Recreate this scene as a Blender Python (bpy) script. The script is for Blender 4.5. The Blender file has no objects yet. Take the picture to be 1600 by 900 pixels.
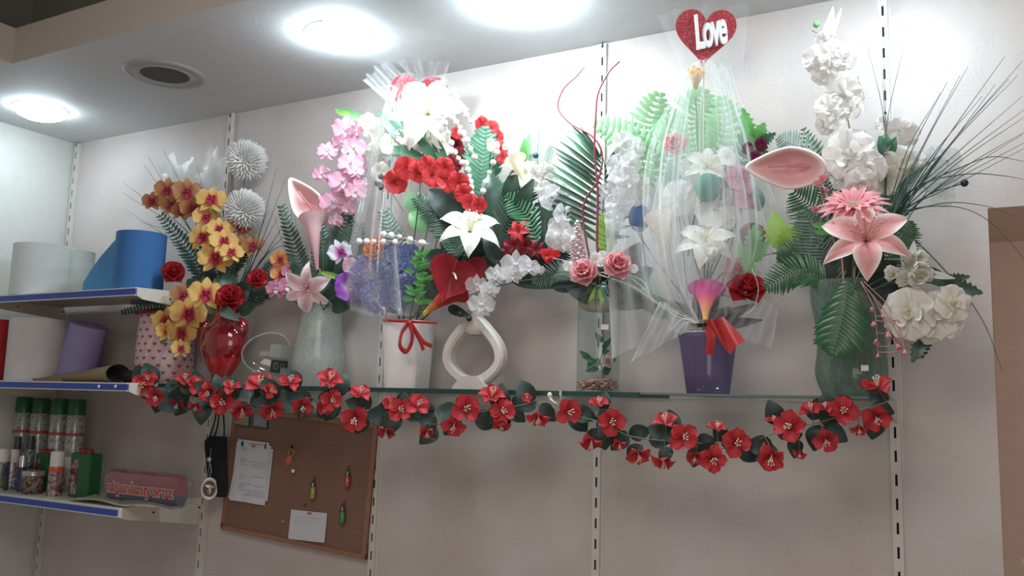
import bpy, math, random
from mathutils import Vector, Matrix
R_ = math.radians
PI = math.pi
random.seed(7)
V = Vector
scene = bpy.context.scene
COL = scene.collection

# ------------------------------------------------------------------ camera
F_PX = 1369.4
C_R = V((0.87382209, 0.48548608, 0.02717017))
C_U = V((0.04005751, -0.12756156, 0.99102141))
C_F = V((-0.48459297, 0.86488804, 0.13091348))
EYE = 1.5
C_O = V((1.1665, -2.6913, EYE))
cam_d = bpy.data.cameras.new('camera')
cam_d.sensor_width = 36.0
cam_d.lens = F_PX / 1600 * 36.0
cam = bpy.data.objects.new('camera', cam_d)
COL.objects.link(cam)
cm = Matrix((C_R, C_U, -C_F)).transposed().to_4x4()
cm.translation = C_O
cam.matrix_world = cm
scene.camera = cam

# ------------------------------------------------------------------ world, light, exposure
scene.view_settings.view_transform = 'Standard'
scene.view_settings.look = 'None'
scene.view_settings.gamma = 1.0
scene.view_settings.use_curve_mapping = False
scene.view_settings.exposure = 0.13
WORLD_STRENGTH = 0.24
LAMP_STRENGTH = 50.0
scene.cycles.transparent_max_bounces = 32
world = bpy.data.worlds.new('world')
scene.world = world
world.use_nodes = True
world.node_tree.nodes['Background'].inputs[0].default_value = (1.0, 0.90, 0.86, 1)
world.node_tree.nodes['Background'].inputs[1].default_value = WORLD_STRENGTH

def area_light(name, loc, target, size, power, col=(1, 1, 1), size_y=None):
    ld = bpy.data.lights.new(name, 'AREA')
    ld.energy = power
    ld.color = col
    ld.size = size
    if size_y:
        ld.shape = 'RECTANGLE'
        ld.size_y = size_y
    o = bpy.data.objects.new(name, ld)
    COL.objects.link(o)
    o.location = loc
    o.rotation_euler = (V(target) - V(loc)).to_track_quat('-Z', 'Y').to_euler()
    return o
# rows of shop lights over the middle of the room and an added fill light behind the camera
area_light('shop_light', (0.3, -2.4, 2.95), (0.0, -0.2, 0.9), 1.2, 26, (1.0, 0.93, 0.90))
area_light('front_fill_light', (2.2, -4.4, 1.1), (0.2, 0, 1.0), 2.0, 24, (1.0, 0.88, 0.84))

# ------------------------------------------------------------------ pixel to world
def at(px, py, y=-0.15):
    d = C_F * F_PX + C_R * (px - 800) + C_U * (450 - py)
    return C_O + d * ((y - C_O.y) / d.y)
def atx(px, py, x):
    d = C_F * F_PX + C_R * (px - 800) + C_U * (450 - py)
    return C_O + d * ((x - C_O.x) / d.x)
def mpp(P):
    return (P - C_O).dot(C_F) / F_PX

# ------------------------------------------------------------------ materials
def lin(h):
    if isinstance(h, str):
        h = h.lstrip('#')
        c = [int(h[i:i + 2], 16) / 255 for i in (0, 2, 4)]
    else:
        c = list(h)
    c = tuple((x / 12.92 if x <= 0.04045 else ((x + 0.055) / 1.055) ** 2.4) for x in c)
    g = .2126 * c[0] + .7152 * c[1] + .0722 * c[2]
    return tuple(x + (g - x) * .12 for x in c) + (1,)  # every colour greyed slightly: a hazy veil put into the base colours
MATS = {}
class NT:
    def __init__(s, name):
        s.m = bpy.data.materials.new(name)
        s.m.use_nodes = True
        s.t = s.m.node_tree
        s.b = s.t.nodes['Principled BSDF']
        s.out = s.t.nodes['Material Output']
    def n(s, typ, **kw):
        nd = s.t.nodes.new(typ)
        for k, v in kw.items():
            if k.startswith('i_'):
                key = k[2:]
                key = int(key) if key.isdigit() else key
                s.set(nd.inputs[key], v)
            else:
                setattr(nd, k, v)
        return nd
    def set(s, inp, v):
        if isinstance(v, bpy.types.NodeSocket):
            s.t.links.new(v, inp)
        elif isinstance(v, bpy.types.Node):
            s.t.links.new(v.outputs[0], inp)
        else:
            inp.default_value = v
    def math(s, op, a, b=0.0, c=0.0):
        nd = s.t.nodes.new('ShaderNodeMath')
        nd.operation = op
        for i, v in enumerate((a, b, c)):
            s.set(nd.inputs[i], v)
        return nd.outputs[0]
    def ramp(s, fac, stops):
        nd = s.t.nodes.new('ShaderNodeValToRGB')
        s.set(nd.inputs[0], fac)
        e = nd.color_ramp.elements
        while len(e) < len(stops):
            e.new(0.5)
        for el, (p, c) in zip(e, stops):
            el.position = p
            el.color = lin(c)
        return nd.outputs[0]
    def objxyz(s):
        tc = s.n('ShaderNodeTexCoord')
        sp = s.n('ShaderNodeSeparateXYZ')
        s.set(sp.inputs[0], tc.outputs['Object'])
        return sp.outputs, tc.outputs['Object']
def mat(name, col, rough=0.6, metal=0.0, spec=0.4, noise=0.0, nscale=20, bump=0.0, bscale=60, alpha=1.0, emit=None, es=0, trans=0.0, translucent=0.0, coat=0.0):
    if name in MATS:
        return MATS[name]
    k = NT(name)
    b = k.b
    b.inputs['Roughness'].default_value = rough
    b.inputs['Metallic'].default_value = metal
    b.inputs['Specular IOR Level'].default_value = spec
    b.inputs['Coat Weight'].default_value = coat
    c = lin(col)
    tc = k.n('ShaderNodeTexCoord')
    nz = k.n('ShaderNodeTexNoise', i_Scale=nscale)
    k.set(nz.inputs['Vector'], tc.outputs['Object'])
    f = 0.06 + noise
    mx = k.n('ShaderNodeMix', data_type='RGBA')
    k.set(mx.inputs[0], nz.outputs[0])
    mx.inputs[6].default_value = tuple(min(1, x * (1 + f)) for x in c[:3]) + (1,)
    mx.inputs[7].default_value = tuple(x * (1 - f) for x in c[:3]) + (1,)
    k.set(b.inputs['Base Color'], mx.outputs[2])
    if bump:
        n2 = k.n('ShaderNodeTexNoise', i_Scale=bscale)
        k.set(n2.inputs['Vector'], tc.outputs['Object'])
        bp = k.n('ShaderNodeBump', i_Strength=bump, i_Distance=0.01)
        k.set(bp.inputs['Height'], n2.outputs[0])
        k.set(b.inputs['Normal'], bp)
    b.inputs['Alpha'].default_value = alpha
    b.inputs['Transmission Weight'].default_value = trans
    if emit:
        b.inputs['Emission Color'].default_value = lin(emit)
        b.inputs['Emission Strength'].default_value = es
    if translucent:
        tr = k.n('ShaderNodeBsdfTranslucent')
        k.set(tr.inputs[0], mx.outputs[2])
        ms = k.n('ShaderNodeMixShader', i_0=translucent)
        k.set(ms.inputs[1], b.outputs[0])
        k.set(ms.inputs[2], tr.outputs[0])
        k.set(k.out.inputs[0], ms)
    MATS[name] = k.m
    return k.m
def petalmat(name, stops, rough=0.55, tr=0.3, alpha=1.0, spec=0.3, bump=0.05):
    """petal colour runs from the heart of the flower (t=0) to the petal edge (t=1)"""
    if name in MATS:
        return MATS[name]
    k = NT(name)
    a = k.n('ShaderNodeAttribute', attribute_name='t')
    col = k.ramp(a.outputs['Fac'], stops)
    k.set(k.b.inputs['Base Color'], col)
    k.b.inputs['Roughness'].default_value = rough
    k.b.inputs['Specular IOR Level'].default_value = spec
    tc = k.n('ShaderNodeTexCoord')
    nz = k.n('ShaderNodeTexNoise', i_Scale=9.0)
    k.set(nz.inputs['Vector'], tc.outputs['Object'])
    bp = k.n('ShaderNodeBump', i_Strength=bump, i_Distance=0.05)
    k.set(bp.inputs['Height'], nz.outputs[0])
    k.set(k.b.inputs['Normal'], bp)
    t = k.n('ShaderNodeBsdfTranslucent')
    k.set(t.inputs[0], col)
    ms = k.n('ShaderNodeMixShader', i_0=tr)
    k.set(ms.inputs[1], k.b.outputs[0])
    k.set(ms.inputs[2], t.outputs[0])
    res = ms.outputs[0]
    if alpha < 1:
        tp = k.n('ShaderNodeBsdfTransparent')
        m2 = k.n('ShaderNodeMixShader', i_0=alpha)
        k.set(m2.inputs[1], tp.outputs[0])
        k.set(m2.inputs[2], res)
        res = m2.outputs[0]
    k.set(k.out.inputs[0], res)
    MATS[name] = k.m
    return k.m
def glassmat(name, col, density=0.15, rough=0.05, ior=1.45, milky=0.0, milkcol='#dfe8e4', bump=0.0, bscale=40):
    """thin walled glass: clear tinted sheet with a fresnel sheen and, if frosted, a milky share"""
    if name in MATS:
        return MATS[name]
    k = NT(name)
    tp = k.n('ShaderNodeBsdfTransparent', i_0=lin(col))
    gl = k.n('ShaderNodeBsdfGlossy', i_Roughness=rough)
    fr = k.n('ShaderNodeLayerWeight', i_0=.5)
    ad = k.math('MULTIPLY_ADD', k.math('POWER', fr.outputs[1], 4.0), .45, density)
    ms = k.n('ShaderNodeMixShader')
    k.set(ms.inputs[0], ad)
    k.set(ms.inputs[1], tp.outputs[0])
    k.set(ms.inputs[2], gl.outputs[0])
    res = ms.outputs[0]
    if milky:
        di = k.n('ShaderNodeBsdfDiffuse', i_0=lin(milkcol))
        tl = k.n('ShaderNodeBsdfTranslucent', i_0=lin(milkcol))
        m1 = k.n('ShaderNodeMixShader', i_0=0.4)
        k.set(m1.inputs[1], di.outputs[0])
        k.set(m1.inputs[2], tl.outputs[0])
        m2 = k.n('ShaderNodeMixShader')
        fac = milky
        if bump:
            tc = k.n('ShaderNodeTexCoord')
            mp = k.n('ShaderNodeMapping')
            k.set(mp.inputs[0], tc.outputs['Object'])
            mp.inputs['Scale'].default_value = (1, 1, 0.3)
            vo = k.n('ShaderNodeTexVoronoi', feature='DISTANCE_TO_EDGE', i_Scale=bscale)
            k.set(vo.inputs['Vector'], mp.outputs[0])
            lt = k.math('LESS_THAN', vo.outputs['Distance'], 0.06)
            fac = k.math('MULTIPLY_ADD', lt, bump, milky)
        k.set(m2.inputs[0], fac)
        k.set(m2.inputs[1], res)
        k.set(m2.inputs[2], m1.outputs[0])
        res = m2.outputs[0]
    k.set(k.out.inputs[0], res)
    MATS[name] = k.m
    return k.m
def tullemat(name, col, cover, gloss=0.0):
    if name in MATS:
        return MATS[name]
    k = NT(name)
    tp = k.n('ShaderNodeBsdfTransparent')
    di = k.n('ShaderNodeBsdfDiffuse', i_0=lin(col))
    tl = k.n('ShaderNodeBsdfTranslucent', i_0=lin(col))
    m1 = k.n('ShaderNodeMixShader', i_0=0.5)
    k.set(m1.inputs[1], di.outputs[0])
    k.set(m1.inputs[2], tl.outputs[0])
    res = m1.outputs[0]
    if gloss:
        g = k.n('ShaderNodeBsdfGlossy', i_Roughness=0.12)
        m3 = k.n('ShaderNodeMixShader', i_0=gloss)
        k.set(m3.inputs[1], res)
        k.set(m3.inputs[2], g.outputs[0])
        res = m3.outputs[0]
    a = k.n('ShaderNodeAttribute', attribute_name='t')
    cv = k.math('MULTIPLY', a.outputs['Fac'], cover)
    m2 = k.n('ShaderNodeMixShader')
    k.set(m2.inputs[0], cv)
    k.set(m2.inputs[1], tp.outputs[0])
    k.set(m2.inputs[2], res)
    k.set(k.out.inputs[0], m2.outputs[0])
    MATS[name] = k.m
    return k.m

# ------------------------------------------------------------------ mesh builder
class MB:
    def __init__(s):
        s.v = []; s.f = []; s.m = []; s.t = []
    def add(s, vs, fs, mi=0, ts=None):
        o = len(s.v)
        s.v.extend([V(p) for p in vs])
        s.f.extend([tuple(i + o for i in f) for f in fs])
        s.m.extend([mi] * len(fs))
        s.t.extend(ts if ts else [1.0] * len(vs))
        return s
    def grid(s, rows, mi=0, ts=None, closed=False):
        """rows: list of equally long lists of points"""
        n, m = len(rows), len(rows[0])
        vs = [p for r in rows for p in r]
        fs = []
        for i in range(n - 1):
            for j in range(m if closed else m - 1):
                k = (j + 1) % m
                fs.append((i * m + j, i * m + k, (i + 1) * m + k, (i + 1) * m + j))
        return s.add(vs, fs, mi, [t for r in ts for t in r] if ts else None)
    def box(s, lo, hi, mi=0, M=None):
        x0, y0, z0 = lo; x1, y1, z1 = hi
        vs = [V(p) for p in ((x0,y0,z0),(x1,y0,z0),(x1,y1,z0),(x0,y1,z0),(x0,y0,z1),(x1,y0,z1),(x1,y1,z1),(x0,y1,z1))]
        if M: vs = [M @ p for p in vs]
        return s.add(vs, [(0,3,2,1),(4,5,6,7),(0,1,5,4),(1,2,6,5),(2,3,7,6),(3,0,4,7)], mi)
    def tube(s, pts, r, n=6, mi=0, r1=None, cap=True):
        pts = [V(p) for p in pts]
        N = len(pts)
        rl = r if isinstance(r, (list, tuple)) else [r + ((r if r1 is None else r1) - r) * i / max(1, N - 1) for i in range(N)]
        rows = []
        a = None
        for i, p in enumerate(pts):
            d = (pts[min(i + 1, N - 1)] - pts[max(i - 1, 0)])
            d = d.normalized() if d.length > 1e-9 else V((0, 0, 1))
            if a is None:
                a = d.orthogonal().normalized()
            else:
                a = (a - d * a.dot(d))
                a = a.normalized() if a.length > 1e-6 else d.orthogonal().normalized()
            b = d.cross(a)
            rr = rl[i]
            rows.append([p + (a * math.cos(2 * PI * k / n) + b * math.sin(2 * PI * k / n)) * rr for k in range(n)])
        o = len(s.v)
        s.grid(rows, mi, closed=True)
        if cap:
            s.f.append(tuple(o + k for k in range(n))[::-1]); s.m.append(mi)
            s.f.append(tuple(o + (N - 1) * n + k for k in range(n))); s.m.append(mi)
        return s
    def ball(s, c, r, mi=0, seg=10, rings=6, sc=(1, 1, 1)):
        c = V(c)
        rows = []
        for i in range(rings + 1):
            a = PI * i / rings
            rr = max(math.sin(a), 0.001)
            rows.append([c + V((r * sc[0] * rr * math.cos(2 * PI * k / seg), r * sc[1] * rr * math.sin(2 * PI * k / seg), r * sc[2] * math.cos(a))) for k in range(seg)])
        return s.grid(rows, mi, closed=True)
    def lathe(s, prof, seg=32, mi=0, c=(0, 0, 0), sy=1.0, fold=None, cap0=False, cap1=False):
        c = V(c)
        rows = []
        for (r, z) in prof:
            row = []
            for k in range(seg):
                a = 2 * PI * k / seg
                rr = max(r, 0.0004)
                if fold: rr *= fold(a, z)
                row.append(c + V((rr * math.cos(a), rr * math.sin(a) * sy, z)))
            rows.append(row)
        o = len(s.v)
        s.grid(rows, mi, closed=True)
        n = len(rows)
        if cap0: s.f.append(tuple(o + k for k in range(seg))[::-1]); s.m.append(mi)
        if cap1: s.f.append(tuple(o + (n - 1) * seg + k for k in range(seg))); s.m.append(mi)
        return s
    def xf(s, M):
        s.v = [M @ p for p in s.v]
        return s
    def prism(s, poly, depth, M, mi=0, mi_side=None):
        """poly in xy, extruded 0..depth along z, placed by M"""
        n = len(poly)
        vs = [M @ V((x, y, 0)) for x, y in poly] + [M @ V((x, y, depth)) for x, y in poly]
        o = len(s.v)
        s.add(vs, [tuple(range(n))[::-1], tuple(range(n, 2 * n))], mi)
        s.add([], [], mi)
        for i in range(n):
            j = (i + 1) % n
            s.f.append((o + i, o + j, o + n + j, o + n + i)); s.m.append(mi if mi_side is None else mi_side)
        return s
    def mesh(s, name, mats, org=V((0, 0, 0)), smooth=True):
        me = bpy.data.meshes.new(name)
        me.from_pydata([tuple(p - org) for p in s.v], [], s.f)
        for m in mats: me.materials.append(m)
        me.polygons.foreach_set('material_index', s.m)
        if smooth:
            me.polygons.foreach_set('use_smooth', [True] * len(s.f))
        at_ = me.attributes.new('t', 'FLOAT', 'POINT')
        at_.data.foreach_set('value', s.t)
        me.update()
        if smooth == 'auto':
            me.set_sharp_from_angle(angle=R_(35))
        return me
    def build(s, name, mats, parent=None, smooth=True, org=None):
        if not isinstance(mats, (list, tuple)): mats = [mats]
        if parent is not None:
            o0 = world_of(parent)
        else:
            o0 = V(org) if org is not None else V((0, 0, 0))
        o = bpy.data.objects.new(name, s.mesh(name, mats, o0, smooth))
        COL.objects.link(o)
        if parent is not None: o.parent = parent
        else: o.location = o0
        return o
def world_of(o):
    p = V((0, 0, 0))
    while o is not None:
        p = p + o.location
        o = o.parent
    return p
def thing(name, label, cat, P, group=None):
    o = bpy.data.objects.new(name, None)
    o.empty_display_size = 0.02
    COL.objects.link(o)
    o.location = P
    o['label'] = label; o['category'] = cat
    if group: o['group'] = group
    return o
def tag(o, label, cat, group=None):
    o['label'] = label; o['category'] = cat
    if group: o['group'] = group
    return o
def struct(o):
    o['kind'] = 'structure'
    return o
def place(name, me, parent, P, rot=None, sc=1.0, label=None):
    """a shared mesh as a part of parent, at world point P"""
    o = bpy.data.objects.new(name, me)
    COL.objects.link(o)
    o.parent = parent
    M = (rot.to_4x4() if rot is not None else Matrix.Identity(4))
    if isinstance(sc, (int, float)): sc = (sc, sc, sc)
    M = M @ Matrix.Diagonal(V(sc).to_4d())
    M.translation = V(P) - world_of(parent)
    o.matrix_local = M
    if label: o['label'] = label
    return o
def sub(name, me, parent):
    """a sub-part that shares the axes of its part"""
    o = bpy.data.objects.new(name, me)
    COL.objects.link(o)
    o.parent = parent
    return o
def ori(P, yaw=0, pitch=0, roll=0):
    z = (C_O - V(P)).normalized()
    x = V((0, 0, 1)).cross(z).normalized()
    y = z.cross(x)
    M = Matrix((x, y, z)).transposed()
    return M @ Matrix.Rotation(R_(yaw), 3, 'Y') @ Matrix.Rotation(R_(-pitch), 3, 'X') @ Matrix.Rotation(R_(roll), 3, 'Z')
def smooth(pts, n=6):
    """catmull-rom through points"""
    pts = [V(p) for p in pts]
    if len(pts) < 3:
        return [pts[0].lerp(pts[-1], i / n) for i in range(n + 1)]
    P = [pts[0] * 2 - pts[1]] + pts + [pts[-1] * 2 - pts[-2]]
    out = []
    for i in range(1, len(P) - 2):
        a, b, c, d = P[i - 1:i + 3]
        for k in range(n):
            t = k / n
            out.append(0.5 * ((2 * b) + (c - a) * t + (2 * a - 5 * b + 4 * c - d) * t * t + (3 * b - a - 3 * c + d) * t ** 3))
    out.append(pts[-1])
    return out

# ------------------------------------------------------------------ the room
def wallpaper():
    k = NT('cream_wallpaper')
    xyz, vec = k.objxyz()
    x, z = xyz['X'], xyz['Z']
    cw, ch = 0.27, 0.33
    row = k.math('FLOOR', k.math('DIVIDE', z, ch))
    sh = k.math('MULTIPLY', k.math('MODULO', k.math('ABSOLUTE', row), 2.0), cw / 2)
    u = k.math('SUBTRACT', k.math('FRACT', k.math('DIVIDE', k.math('ADD', x, sh), cw)), 0.5)
    v = k.math('SUBTRACT', k.math('FRACT', k.math('DIVIDE', z, ch)), 0.5)
    nz = k.n('ShaderNodeTexNoise', i_Scale=16.0, i_Detail=1.0)
    k.set(nz.inputs['Vector'], vec)
    rr = k.math('SQRT', k.math('ADD', k.math('MULTIPLY', u, u), k.math('MULTIPLY', v, v)))
    th = k.math('ARCTAN2', v, u)
    pet = k.math('MULTIPLY', k.math('COSINE', k.math('MULTIPLY', th, 5.0)), k.math('MULTIPLY', rr, 0.3))
    wr = k.math('ADD', k.math('ADD', rr, pet), k.math('MULTIPLY', k.math('SUBTRACT', nz.outputs[0], 0.5), 0.3))
    line = k.math('LESS_THAN', k.math('ABSOLUTE', k.math('SINE', k.math('MULTIPLY', wr, 40.0))), 0.45)
    mask = k.math('LESS_THAN', wr, 0.33)
    mot = k.math('MULTIPLY', line, mask)
    n2 = k.n('ShaderNodeTexNoise', i_Scale=2.2, i_Detail=3.0)
    k.set(n2.inputs['Vector'], vec)
    base = k.ramp(n2.outputs[0], [(0.3, '#b6aaa4'), (0.5, '#c0b5b0'), (0.7, '#c6bdba')])
    mx = k.n('ShaderNodeMix', data_type='RGBA')
    k.set(mx.inputs[0], k.math('MULTIPLY', mot, 0.10))
    k.set(mx.inputs[6], base)
    mx.inputs[7].default_value = lin('#988882')
    k.set(k.b.inputs['Base Color'], mx.outputs[2])
    k.set(k.b.inputs['Roughness'], k.math('MULTIPLY_ADD', mask, -0.16, 0.5))
    bp = k.n('ShaderNodeBump', i_Strength=0.12, i_Distance=0.002)
    k.set(bp.inputs['Height'], mot)
    k.set(k.b.inputs['Normal'], bp)
    return k.m
WALL = wallpaper()
CEIL = mat('ceiling_paint', '#cdced0', 0.7, bump=0.05)
FASC = mat('fascia_paint', '#bdb3a8', 0.7)
LX, CZ = -2.9155, EYE + 1.2532
RX, RZ, RD = 1.15, EYE + 0.568, 0.55
XR, YF = 3.2, -5.2
b = MB()
b.add([(LX,0,0),(RX,0,0),(RX,0,CZ),(LX,0,CZ)], [(0,1,2,3)])
b.add([(RX,0,RZ),(XR,0,RZ),(XR,0,CZ),(RX,0,CZ)], [(0,1,2,3)])
struct(b.build('wall_back', WALL, smooth=False))
b = MB()
b.add([(RX,0,0),(RX,RD,0),(RX,RD,RZ),(RX,0,RZ)], [(3,2,1,0)])
b.add([(RX,0,RZ),(XR,0,RZ),(XR,RD,RZ),(RX,RD,RZ)], [(0,1,2,3)])
b.add([(RX,RD,0),(XR,RD,0),(XR,RD,RZ),(RX,RD,RZ)], [(0,1,2,3)])
struct(b.build('wall_recess', mat('recess_paint', '#dcc4b2', 0.6), smooth=False))
b = MB().add([(LX,YF,0),(LX,0,0),(LX,0,CZ+0.4),(LX,YF,CZ+0.4)], [(0,1,2,3)])
struct(b.build('wall_left', mat('left_wall_paint', '#c9c8c2', 0.6), smooth=False))
b = MB().add([(LX,YF,0),(XR,YF,0),(XR,RD,0),(LX,RD,0)], [(0,1,2,3)])
struct(b.build('floor', mat('floor_tile', '#a89a8e', 0.35), smooth=False))
TX, TY = -2.14, -0.805
b = MB()
b.add([(LX,TY,CZ),(XR,TY,CZ),(XR,0,CZ),(LX,0,CZ)], [(3,2,1,0)])
b.add([(LX,YF,CZ),(TX,YF,CZ),(TX,TY,CZ),(LX,TY,CZ)], [(3,2,1,0)])
struct(b.build('ceiling', CEIL, smooth=False))
b = MB()
FH = 0.145
b.add([(TX,TY,CZ),(XR,TY,CZ),(XR,TY,CZ+FH),(TX,TY,CZ+FH)], [(0,1,2,3)])
b.add([(TX,YF,CZ),(TX,TY,CZ),(TX,TY,CZ+FH),(TX,YF,CZ+FH)], [(0,1,2,3)])
b.add([(TX,TY,CZ+FH),(XR,TY,CZ+FH),(XR,TY+.15,CZ+FH),(TX-.15,TY+.15,CZ+FH),(TX-.15,YF,CZ+FH),(TX,YF,CZ+FH)], [(0,1,2,3),(0,3,4,5)])
struct(b.build('trim_1', FASC, smooth=False))
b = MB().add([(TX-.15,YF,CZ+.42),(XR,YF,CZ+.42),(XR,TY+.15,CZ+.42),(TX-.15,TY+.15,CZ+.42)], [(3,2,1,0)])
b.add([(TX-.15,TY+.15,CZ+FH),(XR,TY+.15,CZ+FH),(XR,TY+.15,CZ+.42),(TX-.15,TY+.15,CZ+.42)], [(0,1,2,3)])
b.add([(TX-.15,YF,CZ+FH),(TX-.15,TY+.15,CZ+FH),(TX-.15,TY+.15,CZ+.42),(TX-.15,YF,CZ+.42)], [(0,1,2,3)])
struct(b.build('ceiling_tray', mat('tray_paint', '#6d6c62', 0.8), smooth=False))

# ------------------------------------------------------------------ ceiling lights
RING = mat('lamp_ring_white', '#d8d8d4', 0.4)
def downlight(x, y, label, power):
    GLOW = mat('lamp_diffuser_lit_%d' % int(power * 10), '#ffffff', 0.5, emit='#dcf4ff', es=LAMP_STRENGTH * power)
    t = thing('ceiling_light', label, 'ceiling light', V((x, y, CZ)), 'round ceiling lights')
    MB().lathe([(0.104, CZ), (0.113, CZ), (0.113, CZ - 0.002), (0.105, CZ - 0.003), (0.1045, CZ)], 40, c=(x, y, 0)).build('ring', RING, t)
    MB().lathe([(0.104, CZ - .002), (0.103, CZ - 0.016), (0.094, CZ - 0.032), (0.07, CZ - 0.043), (0.04, CZ - .048), (0, CZ - 0.05)], 40, c=(x, y, 0)).build('diffuser', GLOW, t)
downlight(-2.545, -0.425, 'lit round ceiling light in the far left corner, its disc sharp', 0.7)
downlight(-0.80, -0.47, 'lit round ceiling light with blue-white glare above the pink orchids', 1.5)
downlight(-0.10, -0.42, 'brightest lit round ceiling light, cut by the top edge of the picture', 2.3)
downlight(0.95, -0.42, 'lit round ceiling light outside the frame over the tall white orchids', 1.15)
P = V((-1.675, -0.47, CZ))
t = thing('ceiling_speaker', 'unlit round grey grille set in the ceiling between the two left lights', 'speaker', P)
MB().lathe([(0.092, CZ), (0.092, CZ - .006), (0.104, CZ - .011), (0.113, CZ - .009), (0.118, CZ - .004), (0.135, CZ - .008), (0.152, CZ - .005), (0.156, CZ)], 44, c=(P.x, P.y, 0)).build('ring', mat('speaker_ring', '#aaa79f', 0.6), t)
MB().lathe([(0.092, CZ - .003), (0.05, CZ - .005), (0, CZ - .006)], 44, c=(P.x, P.y, 0)).build('grille', mat('grille_grey', '#63615e', 0.9, bump=0.6, bscale=400), t)

# ------------------------------------------------------------------ slotted uprights
POST = mat('upright_cream_metal', '#c9c4bd', 0.4)
SLOT = mat('slot_dark', '#1b1a1a', 0.9)
def upright(x, z1, label, z0=0.1, w=0.027, d=0.014):
    b = MB()
    y = -d
    hs, pitch, sl = 0.0032, 0.065, 0.031
    z = z0
    cols = [(x - w/2, x - hs), (x - hs, x + hs), (x + hs, x + w/2)]
    for a, c in (cols[0], cols[2]):
        b.add([(a,y,z0),(c,y,z0),(c,y,z1),(a,y,z1)], [(0,1,2,3)])
    while z < z1 - 0.01:
        ze = min(z + pitch - sl, z1)
        b.add([(x-hs,y,z),(x+hs,y,z),(x+hs,y,ze),(x-hs,y,ze)], [(0,1,2,3)])
        b.add([(x-hs,y+.004,ze),(x+hs,y+.004,ze),(x+hs,y+.004,ze+sl),(x-hs,y+.004,ze+sl)], [(0,1,2,3)], 1)
        z += pitch
    b.add([(x-w/2,y,z0),(x-w/2,0,z0),(x-w/2,0,z1),(x-w/2,y,z1)], [(3,2,1,0)])
    b.add([(x+w/2,y,z0),(x+w/2,0,z0),(x+w/2,0,z1),(x+w/2,y,z1)], [(0,1,2,3)])
    b.add([(x-w/2,y,z1),(x+w/2,y,z1),(x+w/2,0,z1),(x-w/2,0,z1)], [(0,1,2,3)])
    b.add([(x-w/2-.006,-.001,z0),(x+w/2+.006,-.001,z0),(x+w/2+.006,-.001,z1),(x-w/2-.006,-.001,z1)], [(0,1,2,3)])
    for zz in (z0 + .3, z1 - .012):
        b.tube([(x,y-.001,zz),(x,y-.003,zz)], .004, 8, 1)
    o = b.build('slotted_upright', [POST, SLOT], smooth=False, org=(x, 0, z0))
    tag(o, label, 'shelf upright', 'slotted wall uprights')
upright(LX + 0.03, CZ - .005, 'slotted metal upright in the far left corner of the wall')
upright(-1.8, at(363,178,0).z, 'slotted metal upright behind the white pompon flowers and black bag')
upright(-0.9, CZ - .1, 'slotted metal upright right of the cork notice board')
upright(0.0, CZ - .004, 'slotted metal upright behind the red curly sticks, centre of the wall')
upright(0.9, CZ - .004, 'slotted metal upright behind the green vase and tall white orchids')

# ------------------------------------------------------------------ left metal shelves
SHM = mat('shelf_enamel', '#cfc6b6', 0.45)
BLUE = mat('price_strip_blue', '#2d4fae', 0.4)
STRIPW = mat('strip_edge_white', '#c9ccd0', 0.4)
SD = 0.41
def metal_shelf(ztop, label, th=0.034, drop=0.09):
    x0, x1 = LX + 0.06, -1.815
    t = thing('metal_shelf', label, 'shelf', V(((x0+x1)/2, -SD/2, ztop)), 'enamelled metal wall shelves')
    MB().box((x0, -SD, ztop - .008), (x1, -.016, ztop)).box((x0, -SD, ztop - th), (x1, -SD + .006, ztop - .008)).build('shelf_board', SHM, t, False)
    b = MB().box((x0, -SD - .006, ztop - th + .004), (x1, -SD - .0005, ztop - .006))
    b.box((x0, -SD - .008, ztop - th), (x1, -SD - .0005, ztop - th + .004), 1).box((x0, -SD - .008, ztop - .006), (x1, -SD - .0005, ztop - .001), 1)
    b.build('price_strip', [BLUE, STRIPW], t, False)
    for xs in (x0 - .004, x1):
        b = MB()
        poly = [(-SD, ztop - .001), (-SD, ztop - th), (-SD + .03, ztop - th - .012), (-.016, ztop - drop), (-.016, ztop + .012)]
        M = Matrix(((0,0,1,xs),(1,0,0,0),(0,1,0,0),(0,0,0,1)))
        b.prism(poly, 0.004, M)
        for q in (-.25, -.02): b.tube([(xs+.004, q, ztop-.03), (xs+.006, q, ztop-.03)], .004, 8, 1)
        b.build('side_bracket', [SHM, SLOT], t, False)
    return t
ZT, ZM, ZB = EYE + .418, EYE + .041, EYE - .438
metal_shelf(ZT, 'topmost metal shelf with blue edge strip, holding the blue and white rolls', drop=.07)
sm = metal_shelf(ZM, 'middle metal shelf with blue edge strip under white and purple rolls')
metal_shelf(ZB, 'lowest metal shelf with blue edge strip holding the spray cans', drop=.1)
for px in (155, 181):
    P = at(px, 604, -SD - .009)
    MB().tube([P, P + V((0, -.004, 0))], .007, 12).build('clip', STRIPW, sm)

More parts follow.
